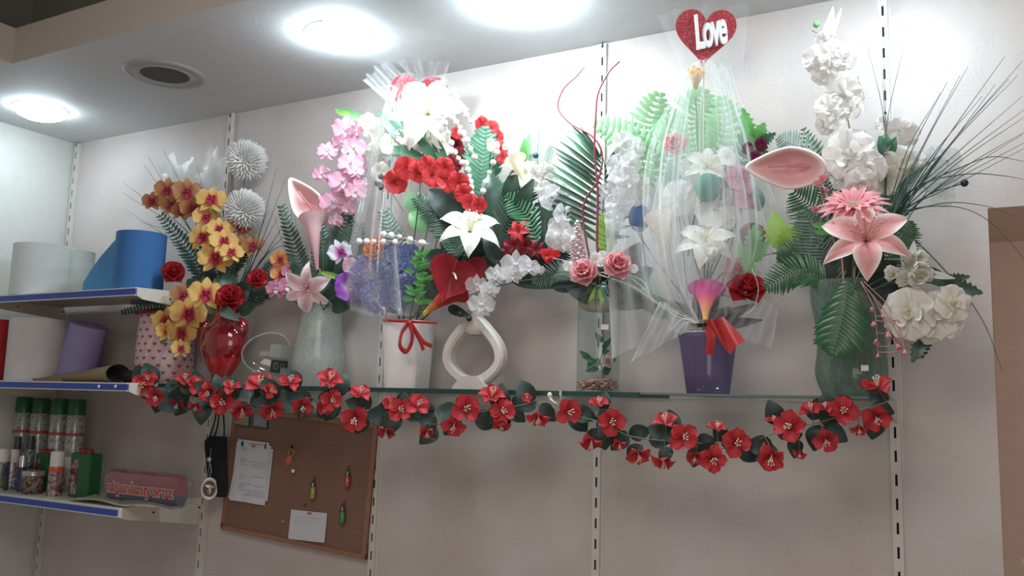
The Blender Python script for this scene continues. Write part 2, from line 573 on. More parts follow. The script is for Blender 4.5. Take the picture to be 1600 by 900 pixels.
# ------------------------------------------------------------------ glass shelves and brackets
GZ = EYE + 0.0425
GEDGE = glassmat('glass_shelf_green', '#557f74', 0.05, 0.05)
GTOP = glassmat('glass_shelf_clear', '#dfeee8', 0.03, 0.05)
def glass_shelf(x0, x1, th, label, dz=0):
    b = MB()
    z1, z0, y0, y1 = GZ + dz, GZ + dz - th, -0.285, -0.02
    b.box((x0, y0, z0), (x1, y1, z1))
    b.m[-6:] = [0, 0, 1, 1, 1, 1]
    o = b.build('glass_shelf', [GTOP, mat('glass_edge', '#1f4a42', 0.2, spec=0.6) if th > .008 else mat('glass_edge_thin', '#5a7a6e', 0.2, spec=.6)], smooth=False, org=((x0+x1)/2, -.15, z0))
    tag(o, label, 'glass shelf', 'glass wall shelves')
glass_shelf(-1.80, 0.249, 0.013, 'long thick green-edged glass shelf carrying most of the vases')
glass_shelf(0.252, 0.892, 0.006, 'short thin glass shelf carrying the purple and green vases')
BR = mat('bracket_white', '#c8c4be', 0.4)
for x, lab in ((-0.9, 'white shelf bracket under the glass at the upright by the cork board'), (0.0, 'white shelf bracket under the glass at the centre upright'), (0.905, 'white shelf bracket at the right end of the glass under the green vase')):
    zt = GZ - .0145 if x < .5 else GZ - .007
    M = Matrix(((0,0,1,x - .002),(1,0,0,0),(0,1,0,0),(0,0,0,1)))
    b = MB().prism([(-.29, zt), (-.29, zt - .012), (-.2, zt - .02), (-.014, zt - .06), (-.014, zt)], .004, M)
    b.tube([(x, -.292, zt), (x, -.292, zt + .016)], .004, 8)
    o = b.build('shelf_bracket', BR, smooth=False, org=(x, -.014, zt))
    tag(o, lab, 'bracket', 'glass shelf brackets')

# ------------------------------------------------------------------ flower kit
# blooms are built once at radius 1, facing +Z, and then placed
def prof_w(kind, t):
    if kind == 'round':
        return (0.18 + 0.82 * math.sin(PI / 2 * min(1, t / 0.6))) if t < 0.6 else max(0.06, math.sqrt(max(0, 1 - ((t - 0.6) / 0.4) ** 2)))
    if kind == 'lance':
        return (0.35 + 0.65 * math.sin(PI / 2 * t / 0.42)) if t < 0.42 else max(0.02, 1 - ((t - 0.42) / 0.58) ** 1.7)
    if kind == 'strap':
        return (0.4 + 0.6 * math.sin(PI / 2 * min(1, t / 0.7))) if t < 0.8 else max(0.12, 1 - ((t - 0.8) / 0.2) ** 2)
    if kind == 'leaf':
        return max(0.03, math.sin(PI * t ** 0.75)) ** 0.8
    return 1
def petal(mb, ang, L, W, prof='round', e0=15, e1=-15, cup=0.15, ruf=0.0, nt=8, ns=6, mi=0, r0=0.05, z0=0.0, ph=None, notch=0.0):
    ph = random.uniform(0, 6) if ph is None else ph
    rows, ts = [], []
    x = r0; z = z0
    ca, sa = math.cos(ang), math.sin(ang)
    for i in range(nt + 1):
        t = i / nt
        e = R_(e0 + (e1 - e0) * t)
        if i:
            x += L / nt * math.cos(e); z += L / nt * math.sin(e)
        w = W * prof_w(prof, t) / 2
        row, tr = [], []
        for j in range(ns + 1):
            s = 2 * j / ns - 1
            zz = z + cup * w * s * s * 2 + ruf * math.sin(ph + 5 * s + 7 * t) * t * (0.4 + 0.6 * abs(s))
            xx = x - notch * (1 - abs(s)) * L * (t ** 4) - 0.10 * L * (s * s) * t * (prof == 'round')
            yy = w * s
            row.append((xx * ca - yy * sa, xx * sa + yy * ca, zz)); tr.append(t if prof != 'lance' else .45 * t + .55 * abs(s) ** 1.5)
        rows.append(row); ts.append(tr)
    mb.grid(rows, mi, ts)
def stamens(mb, n, L, spread, mi=0, mia=1, r=0.015, bend=0.3, head=0.04):
    for k in range(n):
        a = 2 * PI * k / n + random.uniform(-.3, .3)
        s = spread * random.uniform(.6, 1.1)
        pts = [V((0, 0, 0)), V((math.cos(a) * s * .35, math.sin(a) * s * .35, L * .5)), V((math.cos(a) * s, math.sin(a) * s, L * random.uniform(.85, 1.1)))]
        pts = smooth(pts, 3)
        mb.tube(pts, r, 4, mi)
        mb.ball(pts[-1], head, mia, 6, 4)
BL = {}
def bloom_meshes(kind, mats, var=0):
    key = (kind, mats[0].name, var)
    if key in BL: return BL[key]
    random.seed(hash_(kind) + var * 17)
    out = []   # list of (name, mesh)
    a, c = MB(), MB()
    if kind == 'orchid':
        for d, L, W in ((90, .92, .62), (-52, .88, .55), (-128, .88, .55)):
            petal(a, R_(d), L, W, 'leaf', 8, -12, .12, .03, mi=0, z0=-.03)
        for d in (12, 168):
            petal(a, R_(d), 1.0, 1.12, 'round', 14, -14, .05, .06, nt=9, ns=8, z0=.03)
        petal(c, R_(-90), .5, .42, 'round', 60, -10, .6, .02)
        petal(c, R_(30), .32, .25, 'round', 70, 30, .8, .02); petal(c, R_(150), .32, .25, 'round', 70, 30, .8, .02)
        c.ball((0, 0.02, .14), .1, 0, 8, 5)
        out = [('bloom', a, [mats[0]]), ('lip', c, [mats[1]])]
    elif kind == 'five':
        n = 5
        for k in range(n):
            petal(a, 2 * PI * k / n + random.uniform(-.1, .1), 1.0, 1.2, 'round', random.uniform(18, 34), random.uniform(-28, -5), .08, .045, ns=8, z0=.02 * k)
        stamens(c, 6, .32, .2, 0, 0, .018, head=.035)
        out = [('bloom', a, [mats[0]]), ('stamens', c, [mats[1]])]
    elif kind == 'double':
        for k in range(5):
            petal(a, 2 * PI * k / 5 + .1, 1.05, 1.35, 'round', random.uniform(12, 32), random.uniform(-32, -12), .10, .05, nt=9, ns=9, z0=.025 * k)
        for k in range(2):
            petal(a, 2 * PI * k / 2 + .6, .6, .8, 'round', 50, 10, .25, .05, z0=.10)
        for k in range(3):
            petal(c, 2 * PI * k / 3, .3, .36, 'round', 70, 40, .5, .04, z0=.10)
        out = [('bloom', a, [mats[0]]), ('heart_petals', c, [mats[1]])]
    elif kind == 'hibiscus':
        n = (4, 5, 4)[var % 3]
        for k in range(n):
            petal(a, 2 * PI * k / n + random.uniform(-.3, .3), random.uniform(.95, 1.1), 1.0 if n == 4 else .85, 'round', random.uniform(30, 55), random.uniform(-35, 15), .3, .07, nt=7, ns=6, z0=.03 * (k % 2))
        stamens(c, 6, .85, .22, 0, 0, .022, head=.05)
        out = [('bloom', a, [mats[0]]), ('stamens', c, [mats[1]])]
    elif kind == 'rose':
        n = 5
        for ring, (L, W, e0, e1, z0) in enumerate(((1.0, 1.15, 28, 5, -.1), (.95, 1.05, 50, 30, 0), (.8, .9, 66, 62, .08), (.66, .7, 78, 88, .14), (.55, .5, 84, 112, .18))):
            tgt = a if ring < 3 else c
            for k in range(n - (ring > 2)):
                petal(tgt, 2 * PI * k / (n - (ring > 2)) + ring * .6, L, W, 'round', e0, e1, .35, .06, z0=z0, r0=.08)
        out = [('bloom', a, [mats[0]]), ('heart_petals', c, [mats[1]])]
    elif kind == 'lily':
        for k in range(6):
            out_ = k % 2
            petal(a, 2 * PI * k / 6 + .2, 1.28, .52 if out_ else .68, 'lance', 52, -50, .10, .05, nt=12, ns=6, z0=-.02 * out_)
        stamens(c, 7, .72, .34, 0, 0, .016, head=.035)
        out = [('bloom', a, [mats[0]]), ('stamens', c, [mats[1]])]
    elif kind == 'cup':
        for k in range(6):
            petal(a, 2 * PI * k / 6, 1.15, .85, 'round', 72, 40 + 20 * (k % 2), .5, .06, r0=.15)
        stamens(c, 10, .55, .25, 0, 0, .03, head=.06)
        out = [('bloom', a, [mats[0]]), ('stamens', c, [mats[1]])]
    elif kind == 'bud':
        for k in range(5):
            petal(a, 2 * PI * k / 5, 1.5, 1.1, 'leaf', 80, 110, .5, .02, r0=.1)
        for k in range(4):
            petal(a, 2 * PI * k / 4 + .4, 1.2, 1.0, 'round', 65, 105, .5, .02, r0=.15)
        out = [('bloom', a, [mats[0]])]
    elif kind == 'pompon':
        N = 230
        for i in range(N):
            z = 1 - 2 * (i + .5) / N
            if z < -.75: continue
            rr = math.sqrt(1 - z * z); th = i * 2.39996
            d = V((rr * math.cos(th), rr * math.sin(th), z))
            q = d.to_track_quat('X', 'Z').to_matrix().to_4x4()
            m = MB(); petal(m, 0, .62 + random.uniform(-.08, .08), .15, 'strap', 8, -22, .9, 0, nt=3, ns=2, r0=.38)
            a.add([q @ p for p in m.v], m.f, 0, [t for t in m.t])
        a.ball((0, 0, 0), .62, 0, 14, 9)
        out = [('bloom', a, [mats[0]])]
    elif kind == 'gerbera':
        for k in range(17):
            petal(a, 2 * PI * k / 17 + random.uniform(-.06, .06), .95, .30, 'lance', 22, -18, .2, .04, nt=6, ns=3, r0=.1)
        for k in range(13):
            petal(a, 2 * PI * k / 13 + .1, .7, .24, 'lance', 42, 5, .2, .04, nt=6, ns=3, r0=.08, z0=.04)
        for i in range(40):
            rr = .2 * math.sqrt(i / 40); c.ball((rr * math.cos(i * 2.4), rr * math.sin(i * 2.4), .12 - rr * .2), .035, 0, 5, 3)
        out = [('bloom', a, [mats[0]]), ('flower_disc', c, [mats[1]])]
    elif kind == 'fluffy':
        for i in range(46):
            th = i * 2.4; rr = math.sqrt(i / 46) * .75
            petal(a, th, .42, .42, 'round', 50, -10, .2, .1, nt=4, ns=4, r0=rr, z0=.45 * (1 - rr))
        out = [('bloom', a, [mats[0]])]
    elif kind == 'spike':
        c.tube([(0, -1, 0), (0.05, 0, 0.05), (0, 1, 0)], .03, 5)
        for i in range(46):
            yy = -0.9 + 1.85 * i / 46; th = i * 2.4
            rr = .16 * (1.15 - (yy + 1) / 2)
            a.ball((rr * math.cos(th), yy, rr * math.sin(th)), .07, 0, 7, 5)
        out = [('bloom', a, [mats[0]]), ('stalk', c, [mats[1]])]
    elif kind == 'anthurium':
        rows, ts = [], []
        n = 40
        for i in range(10):
            f = i / 9
            row = []; tr = []
            for k in range(n):
                th = 2 * PI * k / n
                x = .95 * math.sin(th) ** 3
                y = (14 * math.cos(th) - 3.4 * math.cos(2 * th) - 1.2 * math.cos(3 * th) - .6 * math.cos(4 * th)) / 17
                row.append((x * f, y * f * 1.05 + .1 * (1 - f), .10 * math.sin(3 * th) * f * f + .16 * f * f * (1 if f < .95 else .9)))
                tr.append(f)
            rows.append(row); ts.append(tr)
        a.grid(rows, 0, ts, closed=True)
        c.tube(smooth([(0, .12, .03), (.03, .05, .3), (.1, -.12, .55)], 4), .055, 8, 0, .03)
        out = [('spathe', a, [mats[0]]), ('spadix', c, [mats[1]])]
    elif kind == 'calla':
        # shallow pointed dish with a thick rolled rim, point towards +Y
        n = 44
        def outl(th, s):
            y = -math.cos(th)
            x = math.sin(th) * (1 - .34 * max(0, y)) * .66
            yy = y * .95 + (.16 * max(0, y) ** 6)
            return x * s, yy * s
        rows, ts = [], []
        for f, z, tt in ((.05, -.32, 0), (.3, -.31, .1), (.55, -.24, .35), (.74, -.12, .55), (.86, .03, .75), (.93, .1, .92), (1.0, .11, 1), (1.05, .04, 1), (1.0, -.06, .9), (.85, -.2, .7), (.55, -.36, .5), (.1, -.44, .4)):
            row = []
            for k in range(n):
                x, y = outl(2 * PI * k / n, f)
                row.append((x, y, z + .05 * math.sin(4 * PI * k / n)))
            rows.append(row); ts.append([tt] * n)
        a.grid(rows, 0, ts, closed=True)
        c.tube(smooth([(0, -.6, -.25), (.04, -.1, -.08), (.02, .55, .03)], 4), .035, 8, 0, .022)
        out = [('spathe', a, [mats[0]]), ('spadix', c, [mats[1]])]
    elif kind == 'trumpet':
        # calla seen from the side: funnel opening towards +Y
        n = 28
        rows, ts = [], []
        for i in range(12):
            f = i / 11
            r = .10 + .5 * f ** 1.6 + .16 * max(0, f - .85) / .15
            row = []
            for k in range(n):
                th = 2 * PI * k / n
                lip = .22 * math.sin(th) * f ** 3
                row.append((r * math.cos(th), -1 + 1.9 * f + lip, r * math.sin(th) * .8))
            rows.append(row); ts.append([f] * n)
        a.grid(rows, 0, ts, closed=True)
        c.tube([(0, -.8, 0), (.02, .3, .05), (0, .95, .08)], .06, 8, 0, .04)
        out = [('spathe', a, [mats[0]]), ('spadix', c, [mats[1]])]
    BL[key] = [(nm, m.mesh(nm, ms)) for nm, m, ms in out]
    return BL[key]
def hash_(s):
    return sum((i + 1) * ord(ch) for i, ch in enumerate(s)) % 9973
def put_bloom(parent, kind, mats, P, r, yaw=0, pitch=0, roll=0, var=0, name='bloom', sc=(1, 1, 1), label=None):
    ms = bloom_meshes(kind, mats, var)
    nm = ms[0][0]
    if nm == 'bloom': nm = name
    o = place(nm, ms[0][1], parent, P, ori(P, yaw, pitch, roll), (r * sc[0], r * sc[1], r * sc[2]), label)
    for n2, m2 in ms[1:]:
        sub(n2, m2, o)
    return o

# two-tone petals
ORY = [petalmat('yellow_orchid_petal', [(0.0, '#c0304a'), (0.24, '#d4604a'), (0.36, '#e6b052'), (1.0, '#e8c468')]), petalmat('magenta_lip', [(0, '#b3234e'), (1, '#c33a55')])]
OROR = [petalmat('amber_orchid_petal', [(0.0, '#96264a'), (0.4, '#b06a44'), (1.0, '#cc9648')]), ORY[1]]
PK = [petalmat('pink_orchid_petal', [(0.0, '#f3dbe2'), (0.25, '#f0b6cc'), (1.0, '#e9a0be')]), petalmat('pale_lip', [(0, '#f4ecee'), (1, '#e8d4dc')])]
WH = [petalmat('white_orchid_petal', [(0.0, '#e6e0da'), (1.0, '#efece8')], tr=.4), petalmat('white_lip', [(0, '#e0dcd2'), (1, '#f0eeea')])]
WHG = [petalmat('sheer_white_petal', [(0.0, '#e9e6e6'), (1.0, '#f0eeee')], rough=.2, tr=.45, alpha=.72, spec=.8), petalmat('sheer_white_heart', [(0, '#e4e0e0'), (1, '#f4f0f0')], rough=.15, spec=.9)]
CR = [petalmat('cream_petal', [(0.0, '#e2dcc0'), (0.4, '#eae6d8'), (1.0, '#efece4')], tr=.35), petalmat('cream_heart', [(0, '#d8d2b0'), (1, '#ecead8')])]
RD = [petalmat('red_orchid_petal', [(0.0, '#a81a26'), (0.2, '#d02a32'), (1.0, '#e0413f')]), petalmat('red_heart', [(0, '#f0dada'), (1, '#c83038')])]
RS = [petalmat('red_rose_petal', [(0.0, '#a81a24'), (1.0, '#d22c32')]), petalmat('red_rose_heart', [(0, '#8d131c'), (1, '#c02028')])]
DR = [petalmat('dark_red_petal', [(0.0, '#64101c'), (1.0, '#a02030')]), RS[1]]
PR = [petalmat('pink_rose_petal', [(0.0, '#e8707e'), (0.6, '#f0a0a8'), (1.0, '#f6dcd8')]), petalmat('pink_rose_heart', [(0, '#e45a70'), (1, '#ee7886')])]
LP = [petalmat('pink_lily_petal', [(0.0, '#f0a0a0'), (0.30, '#ef9c9c'), (0.5, '#f3bab4'), (0.75, '#f8e6e0')]), petalmat('lily_stamen', [(0, '#e8d8c0'), (1, '#d8a890')])]
LPP = [petalmat('pale_pink_lily', [(0.0, '#e39cae'), (0.3, '#ecbcc4'), (0.7, '#f6e8e6')]), LP[1]]
LW = [petalmat('white_lily_petal', [(0.0, '#e0e0b8'), (0.25, '#f0eee0'), (1.0, '#f4f2ec')], tr=.35), petalmat('cream_stamen', [(0, '#f0ead0'), (1, '#efe6c8')])]
LY = [LW[0], petalmat('yellow_stamen', [(0, '#f0b820'), (1, '#f2b028')])]
GB = [petalmat('pink_gerbera_petal', [(0.0, '#e8808c'), (0.5, '#f09ca2'), (1.0, '#f4bcbc')]), mat('gerbera_disc', '#c8b090', .8)]
HB = [petalmat('garland_red_petal', [(0.0, '#8e1420'), (0.3, '#c02630'), (1.0, '#d43c42')], tr=.2), petalmat('garland_stamen', [(0, '#f0d890'), (1, '#f4eed8')])]
PU = [petalmat('purple_petal', [(0.0, '#f0e0f4'), (0.4, '#a84fc0'), (1.0, '#8a48b8')]), PK[1]]
WM = [petalmat('white_magenta_petal', [(0.0, '#b02c8c'), (0.3, '#d8a0cc'), (0.5, '#eeeaf2'), (1.0, '#f0eef4')]), petalmat('magenta_small', [(0, '#a02080'), (1, '#c050a0')])]
PM = [petalmat('plain_white_pompon', [(0, '#d8d6d2'), (1, '#efeeec')], tr=.3)]
BF = [petalmat('blue_hydrangea_petal', [(0, '#98a0d4'), (1, '#6078b4')])]
LF = [petalmat('lilac_hydrangea_petal', [(0, '#c8c4ec'), (1, '#8c86cc')])]
OF = [petalmat('orange_petal', [(0, '#e07820'), (1, '#f29a48')])]
AR = [petalmat('red_anthurium_skin', [(0, '#7c0a16'), (1, '#961420')], rough=.4, tr=.05), mat('spadix_yellow', '#d8d090', .7)]
CP = [petalmat('pink_calla_skin', [(0, '#e6a6a8'), (0.5, '#ecb4b4'), (0.8, '#f6d6d2'), (1, '#fbe8e4')], rough=.35, tr=.08, bump=.05), mat('spadix_pink', '#d88c92', .6)]
CPD = [petalmat('dusky_calla_skin', [(0, '#d89ca4'), (1, '#eac4c8')], rough=.5, tr=.1), CP[1]]
CM = [petalmat('magenta_calla_skin', [(0, '#e8b040'), (0.45, '#f0907c'), (0.8, '#e0489c'), (1, '#c82c94')], tr=.15), mat('spadix_magenta', '#b01a80', .7)]
CWc = [petalmat('ivory_calla_skin', [(0, '#e6dcd2'), (1, '#f0e8e0')], tr=.2), AR[1]]
CRY = [petalmat('red_yellow_calla', [(0, '#d8c040'), (0.4, '#cf3020'), (1, '#a81420')], tr=.1), AR[1]]
PKD = [petalmat('rose_orchid_petal', [(0.0, '#9a2848'), (0.4, '#d07898'), (1, '#d890ac')]), PK[1]]
ML = [petalmat('maroon_petal', [(0.0, '#5a1030'), (1, '#7a2448')]), ORY[1]]
YL = [petalmat('soft_yellow_petal', [(0, '#e0a040'), (1, '#f0d090')]), OF[0]]
BE = [mat('clear_bead', '#e8c8cc', .08, spec=1, alpha=.8), mat('bead_stalk', '#d8a0a8', .4)]
PKD2 = [petalmat('pink_yellow_orchid', [(0.0, '#b82838'), (0.35, '#e08a3c'), (0.6, '#e8a04c'), (1, '#e890a0')]), ORY[1]]

# greens
G_DARK = mat('fern_dark_green', '#2f5442', .38, spec=.6, noise=.25, nscale=30, translucent=.12)
G_PALM = mat('palm_green', '#2c6a42', .28, spec=.7, noise=.2, nscale=30, translucent=.12)
G_MID = mat('leaf_mid_green', '#3c7a58', .4, spec=.5, noise=.2, translucent=.2)
G_BLUE = mat('grass_blue_green', '#33504a', .45, noise=.2, translucent=.1)
G_LIGHT = mat('fern_light_green', '#7fc07a', .45, noise=.2, translucent=.35)
G_LIME = mat('leaf_lime', '#9cc850', .45, noise=.2, translucent=.35)
G_GAR = mat('garland_leaf_green', '#2c4038', .5, noise=.2, translucent=.1)
G_STEM = mat('stem_green', '#3d5a40', .5)
G_BRIGHT = mat('leaf_bright_green', '#5db050', .4, noise=.2, translucent=.35)
G_SILV = mat('fern_frosted_green', '#6f9a8a', .25, spec=.9, noise=.3, nscale=60)
BERRY = mat('berry_dark', '#2c3634', .3)
PEARL = mat('pearl_white', '#efe9e4', .25, spec=.7)

def jit(P, k=.01):
    return V((P.x + random.uniform(-k, k), P.y + random.uniform(-k, k), P.z + random.uniform(-k, k)))
def path_px(pts, y):
    """pts: (px,py) or (px,py,y)"""
    return [at(p[0], p[1], p[2] if len(p) > 2 else y) for p in pts]
def frond_mesh(mb, pts, w, n, style='fern', mi=0, mis=1, lw=None, curl=.15, fwd=.45, bothw=(1, 1), stem_r=.0016):
    """leaflets along a curved midrib; pts are world points"""
    sp = smooth(pts, 8)
    N = len(sp)
    mb.tube(sp, stem_r, 5, mis, stem_r * .4)
    L = sum((sp[i + 1] - sp[i]).length for i in range(N - 1))
    for k in range(n):
        t = (k + .5) / n
        if style == 'fern': t = .08 + .92 * t
        i = min(N - 2, int(t * (N - 1)))
        p = sp[i].lerp(sp[i + 1], t * (N - 1) - i)
        d = (sp[i + 1] - sp[i]).normalized()
        toc = (C_O - p).normalized()
        side = d.cross(toc)
        side = side.normalized() if side.length > .05 else V((0, 0, 1)).cross(toc).normalized()
        nor = side.cross(d).normalized()
        if style == 'broad': wl = w * math.sin(PI * (t * .92 + .06)) ** .7
        elif style == 'feather': wl = w * (.55 + .45 * math.sin(PI * t)) * (1 - .35 * t)
        else: wl = w * math.sin(PI * (t * .85 + .12)) ** .8
        a = (lw if lw else L / n * (1.0 if style == 'broad' else .8))
        for sgn, bw in ((1, bothw[0]), (-1, bothw[1])):
            if bw == 0: continue
            ll = wl * bw * random.uniform(.9, 1.08)
            f = fwd + random.uniform(-.06, .06)
            dd = (side * sgn + d * f).normalized()
            pr = dd.cross(nor).normalized()
            dr = curl * random.uniform(.3, 1.3)
            rows = []
            q0 = p + nor * .001
            for (s, ww) in ((0, .45), (.3, 1), (.65, .9), (.9, .45), (1.0, .05)):
                c = q0 + dd * (ll * s) - nor * (dr * ll * s * s) + d * (.12 * ll * s * s)
                rows.append([c - pr * a * ww * .5, c + nor * a * .18 * ww, c + pr * a * ww * .5])
            mb.grid(rows, mi)
def leaf_mesh(mb, p0, p1, w, mi=0, fold=.25, droop=.1, nt=8, ruf=.0, tiltv=None, serr=0):
    p0, p1 = V(p0), V(p1)
    d = (p1 - p0); L = d.length; d.normalize()
    toc = tiltv if tiltv is not None else (C_O - p0).normalized()
    side = d.cross(toc); side = side.normalized() if side.length > .05 else d.orthogonal().normalized()
    nor = side.cross(d).normalized()
    rows = []
    for i in range(nt + 1):
        t = i / nt
        ww = w * .5 * max(.04, math.sin(PI * t ** .8)) ** .75
        if serr and 0 < i < nt: ww *= (1 + serr * (1 if i % 2 else -1))
        c = p0 + d * L * t + nor * (droop * L * (math.sin(PI * t) - .5 * t))
        rows.append([c + side * (ww * s) + nor * (fold * ww * abs(s) + ruf * w * math.sin(9 * t + 3 * s)) for s in (-1, -.5, 0, .5, 1)])
    mb.grid(rows, mi)
def fronds(name, label, cat, specs, group=None, part='frond'):
    """specs: (pts_px, y, w_px, n, style, mats, kw)"""
    P0 = at(*specs[0][0][0][:2], specs[0][1])
    t = thing(name, label, cat, P0, group)
    for pts, y, w, n, style, m, kw in specs:
        wp = path_px(pts, y)
        mb = MB()
        k = mpp(wp[0])
        kw = dict(kw)
        frond_mesh(mb, wp, w * k, n, style, **kw)
        mb.build(part, [m, G_STEM], t)
    return t
def leaves(name, label, cat, specs, group=None, P0=None, stem=None, y=-.15):
    """specs: (px0,py0,px1,py1,w_px,y,mat,kw)"""
    t = thing(name, label, cat, at(specs[0][0], specs[0][1], specs[0][5]) if P0 is None else P0, group)
    if stem:
        MB().tube(smooth(path_px(stem, y), 6), .0018, 5).build('stem', G_STEM, t)
    for s in specs:
        a, c = at(s[0], s[1], s[5]), at(s[2], s[3], s[5] - .02)
        mb = MB(); leaf_mesh(mb, a, c, s[4] * mpp(a), **(s[7] if len(s) > 7 else {}))
        mb.build('leaf', s[6], t)
    return t
def spray(name, label, cat, stem, blooms, kind, mats, y=-.15, group=None, stem_r=.002, stem_m=None, part='bloom', dy=-.02, yaw=0, pitch=0, jitter=28, leaves_=(), roll=None, branch=True):
    """stem: px path; blooms: (px,py,r_px[,kind/yaw overrides dict])"""
    wp = path_px(stem, y)
    t = thing(name, label, cat, wp[0], group)
    MB().tube(smooth(wp, 6), stem_r, 6, 0, stem_r * .6).build('stem', stem_m or G_STEM, t)
    rnd = random.Random(hash_(label))
    sm_ = smooth(wp, 6)
    for i, bl in enumerate(blooms):
        px, py, r = bl[:3]
        kw = dict(bl[3]) if len(bl) > 3 else {}
        yy = kw.pop('y', y + dy + rnd.uniform(-.02, .02))
        kd = kw.pop('kind', kind); mm = kw.pop('mats', mats)
        yw = kw.pop('yaw', yaw + rnd.uniform(-jitter, jitter)); pt = kw.pop('pitch', pitch + rnd.uniform(-jitter * .7, jitter * .7))
        rl = kw.pop('roll', rnd.uniform(-30, 30) if roll is None else roll)
        P = at(px, py, yy)
        put_bloom(t, kd, mm, P, r * mpp(P), yw, pt, rl, var=i % 3, name=part, **kw)
        near = min(sm_, key=lambda q: (q - P).length)
        if branch and (near - P).length > .004:
            MB().tube([near, (near + P) / 2 + V((0, 0, -.004)), P], .0011, 4).build('twig', stem_m or G_STEM, t)
    for (x0, y0, x1, y1, w, m) in leaves_:
        a, c = at(x0, y0, y + .01), at(x1, y1, y)
        mb = MB(); leaf_mesh(mb, a, c, w * mpp(a)); mb.build('leaf', m, t)
    return t
def grass(name, label, blades, m=None, y=-.15, group=None, r=1.1):
    """blades: lists of px points, base first"""
    m = m or G_BLUE
    t = thing(name, label, 'grass spray', at(*blades[0][0], y), group)
    rnd = random.Random(hash_(label))
    for bl in blades:
        yo = rnd.uniform(-.05, .05)
        pts = [at(p[0], p[1], y + yo * i / max(1, len(bl) - 1)) for i, p in enumerate(bl)]
        k = mpp(pts[0])
        sp = smooth(pts, 7)
        mb = MB(); N = len(sp)
        rr = [k * r * (1.0 if i < N * .4 else 1 - .75 * (i / N - .4) / .6) for i in range(N)]
        mb.tube(sp, rr, 4)
        mb.build('blade', m, t)
    return t
def beads(name, label, cat, strings, m, bm, r_px, y, group=None, wire_r=.0008, part='pearl'):
    """strings: px paths with beads count"""
    t = thing(name, label, cat, at(*strings[0][0][0], y), group)
    mb = MB().ball((0, 0, 0), 1, 0, 14, 9)
    me = mb.mesh(part, [bm])
    for pts, n in strings:
        sp = smooth(path_px(pts, y), 10)
        MB().tube(sp, wire_r, 4).build('wire', m, t)
        for k in range(n):
            q = (k + .5) / n * (len(sp) - 1); i = int(q)
            P = sp[i].lerp(sp[min(i + 1, len(sp) - 1)], q - i)
            place(part, me, t, P + V((0, -.002, 0)), None, r_px * mpp(P) * (1 - .25 * (k % 3 == 2)))
    return t

# ------------------------------------------------------------------ vases on the glass
def lathe_px(cx, prof, y, zb=GZ):
    """prof: (py, half width px) top to bottom -> [(r, z)] with the foot on the glass"""
    out = []
    for py, hw in prof:
        P = at(cx, py, y)
        out.append([hw * mpp(P), P.z])
    z_top, z_bot = out[0][1], out[-1][1]
    for o in out:
        o[1] = zb + (o[1] - z_bot) * (z_top - zb) / (z_top - z_bot)
    return [tuple(o) for o in out][::-1], at(cx, prof[-1][0], y)
def smprof(pr, n=5):
    return [(p.x, p.z) for p in smooth([V((r, 0, z)) for r, z in pr], n)]

# pink pot with hearts
def heart_pot_mat():
    k = NT('pink_pot_hearts')
    xyz, vec = k.objxyz()
    a = k.math('MULTIPLY', k.math('ARCTAN2', xyz['Y'], xyz['X']), .085)
    z = xyz['Z']
    s = .030
    row = k.math('FLOOR', k.math('DIVIDE', z, s))
    u = k.math('MULTIPLY', k.math('SUBTRACT', k.math('FRACT', k.math('ADD', k.math('DIVIDE', a, s), k.math('MULTIPLY', row, .5))), .5), 3.4)
    v = k.math('MULTIPLY', k.math('SUBTRACT', k.math('FRACT', k.math('DIVIDE', z, s)), .5), 3.4)
    au = k.math('ABSOLUTE', u)
    vv = k.math('SUBTRACT', v, k.math('MULTIPLY', au, .75))
    d = k.math('ADD', k.math('MULTIPLY', u, u), k.math('MULTIPLY', vv, vv))
    heart = k.math('LESS_THAN', d, .5)
    wv = k.n('ShaderNodeTexWave', i_Scale=4.5, i_Distortion=3.0)
    k.set(wv.inputs['Vector'], vec)
    base = k.ramp(wv.outputs[0], [(0.35, '#d6b8ba'), (0.6, '#cf9ca4'), (0.8, '#d8c2c2')])
    mx = k.n('ShaderNodeMix', data_type='RGBA')
    k.set(mx.inputs[0], heart); k.set(mx.inputs[6], base)
    mx.inputs[7].default_value = lin('#b03a4e')
    k.set(k.b.inputs['Base Color'], mx.outputs[2])
    k.b.inputs['Roughness'].default_value = .4
    return k.m
pr, P = lathe_px(255, [(493, 43), (500, 42), (540, 44), (575, 45), (590, 44)], -.10)
P.z = GZ
t = thing('flower_pot', 'pink pot patterned with red hearts at the left end of the glass shelf', 'flower pot', P)
rel = [(r, z) for r, z in pr]
MB().lathe(rel + [(rel[-1][0] - .006, rel[-1][1]), (rel[-1][0] - .008, rel[-1][1] - .03)], 40, c=(P.x, P.y, 0), cap0=True).build('body', heart_pot_mat(), t)
zt = rel[-1][1]; rt = rel[-1][0]
MB().lathe([(rt, zt - .004), (rt + .014, zt), (rt + .016, zt + .006), (rt + .002, zt + .008), (0, zt + .001)], 40, c=(P.x, P.y, 0)).build('rim', mat('dark_red_rim', '#8d2030', .4), t)

